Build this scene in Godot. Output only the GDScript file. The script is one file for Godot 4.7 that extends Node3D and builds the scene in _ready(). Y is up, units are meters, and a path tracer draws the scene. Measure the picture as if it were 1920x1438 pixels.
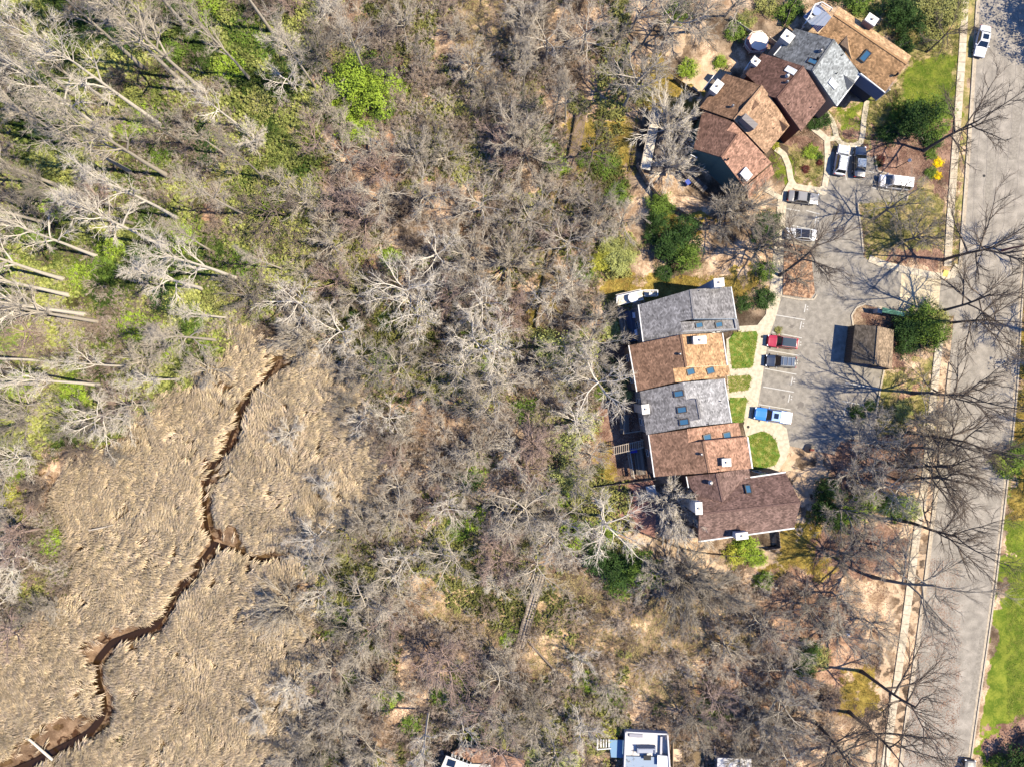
extends Node3D
# Aerial view, straight down, of two rows of townhouses between a street and a bare spring wood with a reed marsh.

const EYE := 105.5          # height of the drone in metres
const PX := 12.3            # plan units (survey pixels) per metre on the ground
var rng := RandomNumberGenerator.new()
var nz := FastNoiseLite.new()
var nz2 := FastNoiseLite.new()
var used := {}
var M := {}

# ---------------------------------------------------------------- helpers
func P(px: float, py: float, h := 0.0) -> Vector3:       # a survey point at height h, in metres
	var k := (1.0 - h / EYE) / PX
	return Vector3((px - 960.0) * k, h, (py - 719.0) * k)

func lin(v: float) -> float:
	v /= 255.0
	return v / 12.92 if v <= 0.04045 else pow((v + 0.055) / 1.055, 2.4)

func KL(r: float, g: float, b: float, k := 0.4) -> Color:    # real-world base colour, linear, from a sunlit tone
	return Color(lin(r) * k, lin(g) * k, lin(b) * k)

func K(r: float, g: float, b: float, k := 0.4) -> Color:
	return KL(r, g, b, k).linear_to_srgb()

func rr(a: float, b: float) -> float:
	return rng.randf_range(a, b)

func numbered(n: String) -> String:
	if not used.has(n):
		used[n] = 0
		return n
	used[n] += 1
	return "%s_%03d" % [n, used[n]]

class MB:
	var v := PackedVector3Array()
	var n := PackedVector3Array()
	var uv := PackedVector2Array()
	var c := PackedColorArray()
	var ix := PackedInt32Array()
	var col := Color.WHITE
	func vert(p: Vector3, nn: Vector3, u := Vector2.ZERO) -> void:
		v.append(p); n.append(nn); uv.append(u); c.append(col)
	func tri(a: Vector3, b: Vector3, d: Vector3) -> void:      # flat, clockwise seen from the front
		var nn := (d - a).cross(b - a).normalized()
		var i := v.size()
		v.append(a); v.append(b); v.append(d)
		n.append(nn); n.append(nn); n.append(nn)
		uv.append(Vector2(a.x, a.z)); uv.append(Vector2(b.x, b.z)); uv.append(Vector2(d.x, d.z))
		c.append(col); c.append(col); c.append(col)
		ix.append(i); ix.append(i + 1); ix.append(i + 2)
	func quad(a: Vector3, b: Vector3, d: Vector3, e: Vector3, hint: Vector3) -> void:   # planar, turned towards hint
		var nn := (d - a).cross(b - a)
		if nn.dot(hint) >= 0.0:
			tri(a, b, d); tri(a, d, e)
		else:
			tri(a, d, b); tri(a, e, d)
	func box(o: Vector3, s: Vector3, bas := Basis()) -> void:   # centre o, size s
		var h := s * 0.5
		var x := bas.x * h.x
		var y := bas.y * h.y
		var z := bas.z * h.z
		quad(o + y - x - z, o + y + x - z, o + y + x + z, o + y - x + z, bas.y)
		quad(o - y - x - z, o - y + x - z, o - y + x + z, o - y - x + z, -bas.y)
		quad(o + x - y - z, o + x + y - z, o + x + y + z, o + x - y + z, bas.x)
		quad(o - x - y - z, o - x + y - z, o - x + y + z, o - x - y + z, -bas.x)
		quad(o + z - y - x, o + z + y - x, o + z + y + x, o + z - y + x, bas.z)
		quad(o - z - y - x, o - z + y - x, o - z + y + x, o - z - y + x, -bas.z)
	func bar(a: Vector3, b: Vector3, w: float, h: float) -> void:   # a beam from a to b
		var d := (b - a)
		var l := d.length()
		d /= maxf(l, 0.0001)
		var s := Vector3.UP.cross(d) if absf(d.y) < 0.98 else Vector3.RIGHT
		s = s.normalized()
		box((a + b) * 0.5, Vector3(w, h, l), Basis(s, d.cross(s), d))
	func tube(pts: Array, rad: Array, sides: int) -> void:
		var base := v.size()
		var m := pts.size()
		var ref := Vector3(0.31, 0.2, 0.93)
		for i in m:
			var d: Vector3 = (pts[mini(i + 1, m - 1)] - pts[maxi(i - 1, 0)]).normalized()
			var u := d.cross(ref).normalized()
			var w := d.cross(u)
			for j in sides:
				var t := TAU * j / sides
				var nn := u * cos(t) + w * sin(t)
				vert(pts[i] + nn * rad[i], nn)
		for i in m - 1:
			for j in sides:
				var a := base + i * sides + j
				var b := base + i * sides + (j + 1) % sides
				ix.append(a); ix.append(a + sides); ix.append(b + sides)
				ix.append(a); ix.append(b + sides); ix.append(b)
	func cap(center: Vector3, up: Vector3, r: float, sides: int) -> void:
		var u := up.cross(Vector3(0.31, 0.2, 0.93)).normalized()
		var w := up.cross(u)
		for j in sides:
			var t := TAU * j / sides
			var t2 := TAU * (j + 1) / sides
			var a := center + (u * cos(t) + w * sin(t)) * r
			var b := center + (u * cos(t2) + w * sin(t2)) * r
			if (b - center).cross(a - center).dot(up) > 0: tri(center, a, b)
			else: tri(center, b, a)
	func spike(p: Vector3, q: Vector3, r: float) -> void:     # a twig: three faces to a point
		var d := (q - p).normalized()
		var u := d.cross(Vector3(0.31, 0.2, 0.93)).normalized()
		var w := d.cross(u)
		var b := v.size()
		vert(p + u * r, u)
		var n1 := u * -0.5 + w * 0.866
		vert(p + n1 * r, n1)
		var n2 := u * -0.5 - w * 0.866
		vert(p + n2 * r, n2)
		vert(q, d)
		ix.append(b); ix.append(b + 3); ix.append(b + 1)
		ix.append(b + 1); ix.append(b + 3); ix.append(b + 2)
		ix.append(b + 2); ix.append(b + 3); ix.append(b)
	func mesh() -> ArrayMesh:
		var a := []
		a.resize(Mesh.ARRAY_MAX)
		a[Mesh.ARRAY_VERTEX] = v
		a[Mesh.ARRAY_NORMAL] = n
		a[Mesh.ARRAY_TEX_UV] = uv
		a[Mesh.ARRAY_COLOR] = c
		a[Mesh.ARRAY_INDEX] = ix
		var m := ArrayMesh.new()
		m.add_surface_from_arrays(Mesh.PRIMITIVE_TRIANGLES, a)
		return m

func part(called: String, mb, mat: Material, parent: Node) -> MeshInstance3D:
	var o := MeshInstance3D.new()
	o.mesh = mb.mesh() if mb is MB else mb
	o.material_override = mat
	if parent == self:
		o.name = numbered(called)
	else:
		o.name = called
		var k := 0
		while parent.has_node(NodePath(String(o.name))):
			k += 1
			o.name = "%s_%03d" % [called, k]
	parent.add_child(o, true)
	return o

func tag(o: Node, label: String, category: String, group := "", kind := "") -> Node:
	if label: o.set_meta("label", label)
	if category: o.set_meta("category", category)
	if group: o.set_meta("group", group)
	if kind: o.set_meta("kind", kind)
	return o

func thing(called: String, label: String, category: String, at := Vector3.ZERO, turn := 0.0, group := "") -> Node3D:
	var o := Node3D.new()
	o.name = numbered(called)
	add_child(o)
	o.position = at
	o.rotation.y = turn
	tag(o, label, category, group)
	return o

func struct(called: String, mb, mat: Material) -> MeshInstance3D:
	var o := part(called, mb, mat, self)
	o.set_meta("kind", "structure")
	return o

func mat(c: Color, rough := 0.9, metal := 0.0, spec := 0.3) -> StandardMaterial3D:
	var m := StandardMaterial3D.new()
	m.albedo_color = c
	m.roughness = rough
	m.metallic = metal
	m.metallic_specular = spec
	return m

func vmat(c := Color.WHITE, rough := 0.9) -> StandardMaterial3D:   # tinted by vertex colour
	var m := mat(c, rough, 0.0, 0.2)
	m.vertex_color_use_as_albedo = true
	return m

func tex(m: StandardMaterial3D, t: Texture2D, metres: float) -> StandardMaterial3D:   # laid over the world, one repeat every so many metres
	m.albedo_texture = t
	m.uv1_triplanar = true
	m.uv1_world_triplanar = true
	m.uv1_scale = Vector3.ONE / metres
	return m

# a flat sheet over a plan polygon with its sides down to the ground
func sheet(mb: MB, pts: PackedVector2Array, y: float, down := 0.15) -> void:
	var tri := Geometry2D.triangulate_polygon(pts)
	for i in range(0, tri.size(), 3):
		var a := pts[tri[i]]
		var b := pts[tri[i + 1]]
		var d := pts[tri[i + 2]]
		var A := Vector3(a.x, y, a.y)
		var B := Vector3(b.x, y, b.y)
		var D := Vector3(d.x, y, d.y)
		if (D - A).cross(B - A).y > 0: mb.tri(A, B, D)
		else: mb.tri(A, D, B)
	var cw := Geometry2D.is_polygon_clockwise(pts)
	for i in pts.size():
		var a := pts[i]
		var b := pts[(i + 1) % pts.size()]
		var e := b - a
		var out := Vector3(e.y, 0, -e.x) * (-1.0 if cw else 1.0)
		mb.quad(Vector3(a.x, y, a.y), Vector3(b.x, y, b.y), Vector3(b.x, y - down, b.y), Vector3(a.x, y - down, a.y), out)

func G(list: Array) -> PackedVector2Array:               # flat list of survey points -> plan polygon in metres
	var r := PackedVector2Array()
	for i in range(0, list.size(), 2):
		r.append(Vector2((list[i] - 960.0) / PX, (list[i + 1] - 719.0) / PX))
	return r

func smooth_line(pts: PackedVector2Array, step := 0.5) -> PackedVector2Array:
	var cv := Curve2D.new()
	for i in pts.size():
		var t := (pts[mini(i + 1, pts.size() - 1)] - pts[maxi(i - 1, 0)]) / 6.0
		cv.add_point(pts[i], -t, t)
	var r := PackedVector2Array()
	var n := maxi(2, int(cv.get_baked_length() / step))
	for i in n + 1:
		r.append(cv.sample_baked(cv.get_baked_length() * i / n))
	return r

func ribbon(mb: MB, line: PackedVector2Array, w: float, y: float, down := 0.15) -> void:
	var l := PackedVector2Array()
	var r := PackedVector2Array()
	for i in line.size():
		var d := (line[mini(i + 1, line.size() - 1)] - line[maxi(i - 1, 0)]).normalized()
		var s := Vector2(-d.y, d.x) * w * 0.5
		l.append(line[i] + s)
		r.append(line[i] - s)
	for i in line.size() - 1:
		var a := Vector3(l[i].x, y, l[i].y)
		var b := Vector3(l[i + 1].x, y, l[i + 1].y)
		var c := Vector3(r[i + 1].x, y, r[i + 1].y)
		var d := Vector3(r[i].x, y, r[i].y)
		mb.quad(a, b, c, d, Vector3.UP)
		if down > 0.0:
			var dn := Vector3(0, -down, 0)
			mb.quad(a, b, b + dn, a + dn, a - d)
			mb.quad(d, c, c + dn, d + dn, d - a)
	if down > 0.0:
		for e in [[0, 1], [line.size() - 1, line.size() - 2]]:
			var a := Vector3(l[e[0]].x, y, l[e[0]].y)
			var d := Vector3(r[e[0]].x, y, r[e[0]].y)
			var o := line[e[0]] - line[e[1]]
			mb.quad(a, d, d - Vector3(0, down, 0), a - Vector3(0, down, 0), Vector3(o.x, 0, o.y))

func scatter(called: String, mesh: Mesh, mt: Material, tf: Array, cols: Array, label: String, category: String) -> void:
	var mm := MultiMesh.new()
	mm.transform_format = MultiMesh.TRANSFORM_3D
	mm.use_colors = true
	mm.mesh = mesh
	mm.instance_count = tf.size()
	for i in tf.size():
		mm.set_instance_transform(i, tf[i])
		mm.set_instance_color(i, cols[i])
	var o := MultiMeshInstance3D.new()
	o.multimesh = mm
	o.material_override = mt
	o.name = numbered(called)
	add_child(o)
	tag(o, label, category, "", "stuff")

func grain(size: int, seed_: int, lo: float, hi: float, coarse: float, fine: float) -> ImageTexture:   # grey speckle with soft patches
	var f := FastNoiseLite.new()
	f.seed = seed_
	f.frequency = coarse
	f.fractal_octaves = 4
	var im := f.get_seamless_image(size, size)
	var g := RandomNumberGenerator.new()
	g.seed = seed_
	var out := Image.create(size, size, false, Image.FORMAT_RGB8)
	for y in size:
		for x in size:
			var k: float = im.get_pixel(x, y).r * (1.0 - fine) + g.randf() * fine
			k = lerpf(lo, hi, k)
			out.set_pixel(x, y, Color(k, k, k))
	return ImageTexture.create_from_image(out)

func grain2(size: int, seed_: int, one: Color, two: Color, coarse: float, fine: float) -> ImageTexture:   # two tones mottled together
	var f := FastNoiseLite.new()
	f.seed = seed_
	f.frequency = coarse
	f.fractal_octaves = 4
	var im := f.get_seamless_image(size, size)
	var g := RandomNumberGenerator.new()
	g.seed = seed_
	var out := Image.create(size, size, false, Image.FORMAT_RGB8)
	for y in size:
		for x in size:
			var k := clampf((im.get_pixel(x, y).r - 0.5) * 2.4 + 0.5 + (g.randf() - 0.5) * fine, 0.0, 1.0)
			out.set_pixel(x, y, one.lerp(two, k))
	return ImageTexture.create_from_image(out)

func shingles() -> ImageTexture:                         # fine courses of tabs, each its own tone, dark butt lines, rain streaks and weathered patches
	var n := 1024
	var out := Image.create(n, n, false, Image.FORMAT_RGB8)
	var g := RandomNumberGenerator.new()
	g.seed = 77
	var f := FastNoiseLite.new()
	f.seed = 78
	f.frequency = 0.006
	f.fractal_octaves = 4
	var soft := f.get_seamless_image(n, n)
	f.frequency = 0.02
	var st := f.get_seamless_image(n, n)
	var rows := 60
	var tone := {}
	for y in n:
		var row := y * rows / n
		var fy := fmod(float(y) * rows / n, 1.0)
		for x in n:
			var fx := float(x) / n * 36.0 + (0.5 if row % 2 else 0.0)
			var key := row * 100 + int(fx) % 36
			if not tone.has(key): tone[key] = g.randf_range(0.74, 1.0) * (0.86 if g.randf() < 0.12 else 1.0)
			var k: float = tone[key] * g.randf_range(0.78, 1.0)
			if fy > 0.8: k *= 0.8
			if fmod(fx, 1.0) < 0.08: k *= 0.86
			k *= 0.84 + 0.3 * soft.get_pixel(x, y).r
			k *= 0.93 + 0.14 * st.get_pixel(x, y / 12).r
			out.set_pixel(x, y, Color(k, k, k))
	return ImageTexture.create_from_image(out)

# ---------------------------------------------------------------- ground, water, paving
var creek := PackedVector2Array()
var creek_arm := PackedVector2Array()
var kind_grid := PackedByteArray()
const GW := 620
const GH := 470
const GX := -280.0
const GY := -210.0
const GS := 4.0

const REEDS := [520, 612, 560, 640, 640, 680, 660, 740, 705, 815, 715, 900, 690, 960, 610, 1010, 570, 1060, 570, 1180, 605, 1260, 560, 1340, 545, 1460, -60, 1460, -60, 1200, 60, 1185, 130, 1110, 140, 1040, 95, 960, 90, 900, 150, 860, 235, 822, 320, 750, 425, 660]

func near_line(p: Vector2, l: PackedVector2Array) -> float:
	var best := 1e9
	for i in l.size() - 1:
		best = minf(best, p.distance_squared_to(Geometry2D.get_closest_point_to_segment(p, l[i], l[i + 1])))
	return sqrt(best)

func creek_gap(x: float, z: float) -> float:              # metres to the creek, 99 when far
	var px := x * PX + 960.0
	var py := z * PX + 719.0
	if px > 620 or py < 640: return 99.0
	return minf(near_line(Vector2(x, z), creek), near_line(Vector2(x, z), creek_arm) + 0.25)

func gh(x: float, z: float) -> float:
	var px := x * PX + 960.0
	var py := z * PX + 719.0
	var rough := clampf((1000.0 - px) / 140.0, 0.0, 1.0) * clampf((90.0 - absf(x)) / 10.0, 0.0, 1.0) * clampf((66.0 - absf(z)) / 6.0, 0.0, 1.0)
	var y := nz.get_noise_2d(x * 2.0, z * 2.0) * 0.3 * rough
	var d := creek_gap(x, z)
	if d < 2.6:
		y = lerpf(-0.75, y, smoothstep(0.45, 2.4, d))
	return y

func kind_at(px: float, py: float) -> int:
	var i := int((px - GX) / GS)
	var j := int((py - GY) / GS)
	if i < 0 or j < 0 or i >= GW or j >= GH: return 0
	return kind_grid[j * GW + i]

func fill_kind(list: Array, k: int) -> void:
	var pg := PackedVector2Array()
	var box := Rect2(Vector2(list[0], list[1]), Vector2.ZERO)
	for i in range(0, list.size(), 2):
		pg.append(Vector2(list[i], list[i + 1]))
		box = box.expand(pg[-1])
	for j in range(maxi(0, int((box.position.y - GY) / GS)), mini(GH, int((box.end.y - GY) / GS) + 1)):
		for i in range(maxi(0, int((box.position.x - GX) / GS)), mini(GW, int((box.end.x - GX) / GS) + 1)):
			if Geometry2D.is_point_in_polygon(Vector2(GX + (i + 0.5) * GS, GY + (j + 0.5) * GS), pg):
				kind_grid[j * GW + i] = k

func disc(x: float, y: float, r: float, sy := 1.0) -> Array:
	var o := []
	for i in 12:
		o.append(x + cos(TAU * i / 12) * r)
		o.append(y + sin(TAU * i / 12) * r * sy)
	return o

func build_kinds() -> void:
	kind_grid.resize(GW * GH)
	kind_grid.fill(0)
	fill_kind([-280, -210, 560, -210, 600, 60, 600, 330, 560, 520, 470, 620, 420, 700, 300, 760, 200, 830, -280, 860], 7)
	fill_kind([820, -210, 1010, -210, 1000, 60, 960, 160, 900, 160, 840, 60], 1)
	fill_kind([640, 190, 740, 240, 760, 330, 700, 380, 640, 300], 9)
	for d in [[585, 95, 18], [590, 150, 14], [400, 405, 20], [392, 425, 12], [545, 240, 14], [110, 655, 10], [70, 955, 20], [700, 500, 26], [690, 520, 22]]:
		fill_kind(disc(d[0], d[1], d[2]), 9)
	fill_kind(REEDS, 6)
	fill_kind([980, 1080, 1080, 1070, 1200, 1120, 1330, 1100, 1420, 1180, 1400, 1290, 1280, 1330, 1120, 1290, 1000, 1270, 960, 1170], 1)
	fill_kind([780, 1080, 960, 1060, 980, 1180, 900, 1220, 800, 1170], 1)
	fill_kind([1300, 1240, 1480, 1200, 1560, 1280, 1480, 1330, 1330, 1320], 9)
	fill_kind([1420, 1060, 1560, 1100, 1620, 1200, 1560, 1300, 1480, 1220, 1420, 1120], 9)
	fill_kind([1690, 960, 1716, 960, 1680, 1200, 1640, 1440, 1620, 1440, 1660, 1200], 8)
	fill_kind([1500, 1000, 1695, 990, 1690, 1080, 1520, 1090], 4)
	fill_kind([1575, 1270, 1640, 1260, 1650, 1330, 1590, 1330], 3)
	fill_kind([1500, 1040, 1560, 1050, 1540, 1080], 3)
	# yard path and its mossy banks in the wood
	fill_kind([1065, 222, 1195, 222, 1190, 330, 1120, 310, 1060, 340], 3)
	fill_kind([1180, 130, 1230, 110, 1290, 160, 1320, 200, 1290, 240, 1210, 205], 3)
	fill_kind([1040, 330, 1075, 330, 1020, 620, 990, 620], 3)
	fill_kind([1120, 520, 1420, 520, 1400, 555, 1190, 570, 1120, 560], 3)
	fill_kind([1225, 390, 1300, 410, 1330, 430, 1240, 440], 3)
	fill_kind([1270, 35, 1340, 20, 1330, 60, 1230, 110, 1220, 80], 8)
	fill_kind([1290, 110, 1360, 120, 1350, 150, 1320, 175, 1270, 160], 8)
	# gardens of the upper row
	fill_kind([1570, -40, 1800, -40, 1795, 230, 1690, 260, 1560, 280, 1560, 200, 1640, 190, 1700, 130, 1690, 80, 1590, 20], 10)
	fill_kind([1700, 130, 1795, 100, 1790, 205, 1690, 200], 2)
	fill_kind([1590, 195, 1625, 185, 1618, 228, 1572, 244, 1566, 225], 2)
	fill_kind([1569, 238, 1620, 228, 1616, 262, 1596, 270, 1575, 258], 4)
	fill_kind([1478, 275, 1545, 275, 1540, 350, 1490, 342], 10)
	fill_kind([1442, 290, 1465, 282, 1476, 320, 1472, 340, 1452, 335], 2)
	fill_kind([1484, 245, 1520, 240, 1545, 262, 1540, 282, 1500, 290, 1478, 282], 4)
	fill_kind([1630, 250, 1760, 200, 1790, 250, 1770, 420, 1640, 330], 4)
	fill_kind([1700, 360, 1740, 350, 1770, 380, 1770, 480, 1625, 480, 1610, 385], 10)
	fill_kind([1690, 455, 1772, 470, 1770, 505, 1630, 485], 4)
	fill_kind([1796, -60, 1836, -60, 1826, 180, 1806, 400, 1798, 500, 1780, 500, 1790, 300], 10)
	fill_kind([1600, 590, 1650, 578, 1720, 590, 1700, 700, 1600, 620], 4)
	fill_kind([1655, 690, 1750, 690, 1740, 800, 1640, 820, 1640, 770], 10)
	fill_kind([1675, 725, 1720, 722, 1725, 745, 1680, 750], 9)
	fill_kind([1540, 830, 1730, 810, 1720, 900, 1560, 910], 4)
	fill_kind([1440, 880, 1545, 850, 1530, 930, 1500, 1010, 1440, 1070, 1400, 1040, 1500, 985, 1500, 900], 8)
	fill_kind([1500, 985, 1535, 960, 1540, 1000, 1510, 1060, 1430, 1075], 3)
	fill_kind([1775, 598, 1783, 598, 1783, 680, 1757, 910, 1727, 1159, 1701, 1342, 1689, 1440, 1668, 1440, 1683, 1342, 1708, 1159, 1736, 910, 1763, 680], 8)
	# across the street
	fill_kind([1895, 890, 2200, 600, 2200, 1640, 1812, 1640, 1845, 1280, 1870, 1100], 2)
	fill_kind([1920, 560, 2200, 560, 2200, 920, 1890, 980, 1900, 860], 3)
	fill_kind([1850, 1380, 1960, 1330, 2100, 1500, 1850, 1560], 4)
	# edge of the wood behind the lower row
	fill_kind([1130, 830, 1160, 760, 1180, 900, 1130, 910], 3)
	fill_kind([1150, 970, 1300, 1020, 1420, 1060, 1340, 1075, 1200, 1030, 1130, 985], 8)
	fill_kind([1140, 600, 1215, 640, 1230, 900, 1150, 900, 1125, 760], 4)
	# mud beside the creek
	fill_kind([150, 1195, 215, 1175, 275, 1165, 300, 1150, 315, 1165, 260, 1195, 205, 1215, 175, 1250, 150, 1240, 145, 1210], 5)
	fill_kind([190, 1280, 200, 1270, 212, 1330, 195, 1375, 185, 1350], 5)
	fill_kind([70, 1360, 110, 1335, 170, 1340, 160, 1375, 100, 1410, 0, 1460, -20, 1440], 5)
	fill_kind([395, 1000, 440, 985, 455, 1020, 420, 1035], 5)
	fill_kind([330, 1085, 360, 1070, 345, 1105, 300, 1150, 290, 1145], 5)

func build_creek_bed() -> void:                          # mud along the water, wider on the inner bends
	for j in range(int((640 - GY) / GS), GH):
		for i in range(0, int((620 - GX) / GS)):
			var px := GX + (i + 0.5) * GS
			var py := GY + (j + 0.5) * GS
			var d := creek_gap((px - 960.0) / PX, (py - 719.0) / PX)
			if d < 1.05: kind_grid[j * GW + i] = 5
			if d < 0.4: kind_grid[j * GW + i] = 11

func build_ground() -> void:
	var W := 1640
	var H := 1230
	var XM := 200.0
	var ZM := 150.0
	var f := FastNoiseLite.new()
	f.fractal_octaves = 4
	f.seed = 11
	f.frequency = 0.03
	var wx := f.get_image(W, H).get_data()
	f.seed = 12
	var wy := f.get_image(W, H).get_data()
	f.seed = 13
	f.frequency = 0.05
	var mid := f.get_image(W, H).get_data()
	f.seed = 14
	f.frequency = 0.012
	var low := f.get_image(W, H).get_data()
	var tones := [
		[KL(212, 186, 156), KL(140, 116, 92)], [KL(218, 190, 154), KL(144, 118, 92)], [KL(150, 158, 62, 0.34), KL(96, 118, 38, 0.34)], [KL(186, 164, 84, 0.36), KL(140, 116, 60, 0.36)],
		[KL(170, 138, 118), KL(108, 82, 70)], [KL(156, 130, 104), KL(112, 90, 70)], [KL(140, 112, 78, 0.3), KL(90, 68, 46, 0.3)], [KL(164, 160, 98), KL(116, 112, 66)],
		[KL(224, 198, 166), KL(196, 168, 136)], [KL(204, 168, 138), KL(146, 112, 90)], [KL(196, 172, 126), KL(134, 132, 74)], [KL(84, 58, 40), KL(56, 40, 30)]]
	var srgb := []
	for t in tones:
		srgb.append([t[0].linear_to_srgb(), t[1].linear_to_srgb()])
	var data := PackedByteArray()
	data.resize(W * H * 3)
	var g := RandomNumberGenerator.new()
	g.seed = 5
	var i := 0
	var warm := Color(0.62, 0.5, 0.4)
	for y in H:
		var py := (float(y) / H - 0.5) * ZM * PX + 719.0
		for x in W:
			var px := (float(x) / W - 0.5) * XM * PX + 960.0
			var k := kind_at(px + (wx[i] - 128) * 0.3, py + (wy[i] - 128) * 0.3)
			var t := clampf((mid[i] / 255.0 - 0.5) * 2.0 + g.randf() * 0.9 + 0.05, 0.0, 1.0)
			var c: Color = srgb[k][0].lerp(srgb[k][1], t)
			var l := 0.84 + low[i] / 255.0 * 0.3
			if k == 0 or k == 1 or k == 7: l = clampf(0.9 + (low[i] / 255.0 - 0.5) * 1.5, 0.52, 1.12)  # broad dark patches paint in shaded hollows as well as damp soil
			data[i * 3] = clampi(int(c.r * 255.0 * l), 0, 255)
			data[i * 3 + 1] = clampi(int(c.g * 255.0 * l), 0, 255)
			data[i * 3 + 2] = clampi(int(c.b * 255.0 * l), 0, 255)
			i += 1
	var im := Image.create_from_data(W, H, false, Image.FORMAT_RGB8, data)
	var m := StandardMaterial3D.new()
	m.albedo_texture = ImageTexture.create_from_image(im)
	m.roughness = 0.95
	m.metallic_specular = 0.15
	var b := MB.new()
	var NX := 333
	var NZ := 250
	for j in NZ + 1:
		for q in NX + 1:
			var x := (float(q) / NX - 0.5) * XM
			var z := (float(j) / NZ - 0.5) * ZM
			b.vert(Vector3(x, gh(x, z), z), Vector3.UP, Vector2(float(q) / NX, float(j) / NZ))
	for j in NZ + 1:
		for q in NX + 1:
			var id := j * (NX + 1) + q
			var l := b.v[id - 1] if q > 0 else b.v[id]
			var r := b.v[id + 1] if q < NX else b.v[id]
			var u := b.v[id - NX - 1] if j > 0 else b.v[id]
			var d := b.v[id + NX + 1] if j < NZ else b.v[id]
			b.n[id] = (d - u).cross(r - l).normalized()
	for j in NZ:
		for q in NX:
			var a := j * (NX + 1) + q
			b.ix.append_array(PackedInt32Array([a, a + 1, a + NX + 2, a, a + NX + 2, a + NX + 1]))
	# the same earth goes on to the horizon
	var xs := [-900.0, -100.0, 100.0, 900.0]
	var zs := [-900.0, -75.0, 75.0, 900.0]
	for a in 3:
		for c in 3:
			if a == 1 and c == 1: continue
			var o := b.v.size()
			for e in [[0, 0], [1, 0], [1, 1], [0, 1]]:
				var x: float = xs[a + e[0]]
				var z: float = zs[c + e[1]]
				b.vert(Vector3(x, 0, z), Vector3.UP, Vector2(x / XM + 0.5, z / ZM + 0.5))
			b.ix.append_array(PackedInt32Array([o, o + 1, o + 2, o, o + 2, o + 3]))
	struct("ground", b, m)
	# water
	var w := MB.new()
	ribbon(w, smooth_line(creek, 0.7).slice(0, 28), 0.45, -0.5, 0.0)
	ribbon(w, smooth_line(creek, 0.7).slice(27, 60), 0.6, -0.5, 0.0)
	ribbon(w, smooth_line(creek, 0.7).slice(59), 1.0, -0.5, 0.0)
	ribbon(w, smooth_line(creek_arm, 0.7), 0.9, -0.49, 0.0)
	var wm := mat(K(62, 44, 26, 0.3), 0.18, 0.0, 0.25)
	struct("creek_water", w, wm)
	var pool := MB.new()
	sheet(pool, G([-40, 1412, 20, 1405, 60, 1412, 100, 1405, 125, 1420, 60, 1445, 10, 1462, -40, 1470]), -0.2, 0.2)

const LAWNS := [[1366, 638, 1376, 625, 1418, 621, 1421, 628, 1412, 686, 1408, 690, 1373, 692], [1364, 706, 1405, 703, 1409, 709, 1403, 731, 1368, 735], [1368, 745, 1399, 745, 1401, 750, 1394, 791, 1372, 794], [1402, 817, 1428, 808, 1442, 812, 1455, 826, 1463, 854, 1455, 871, 1430, 879, 1408, 881]]
const ROAD_L := [1850, -260, 1832, 0, 1822, 167, 1806, 400, 1798, 505, 1790, 590, 1781, 680, 1755, 910, 1725, 1159, 1699, 1342, 1687, 1438, 1655, 1700]
const ROAD_R := [1985, -260, 1962, 0, 1950, 167, 1930, 400, 1922, 505, 1915, 600, 1907, 740, 1891, 891, 1868, 1093, 1845, 1259, 1822, 1419, 1786, 1700]

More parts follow.
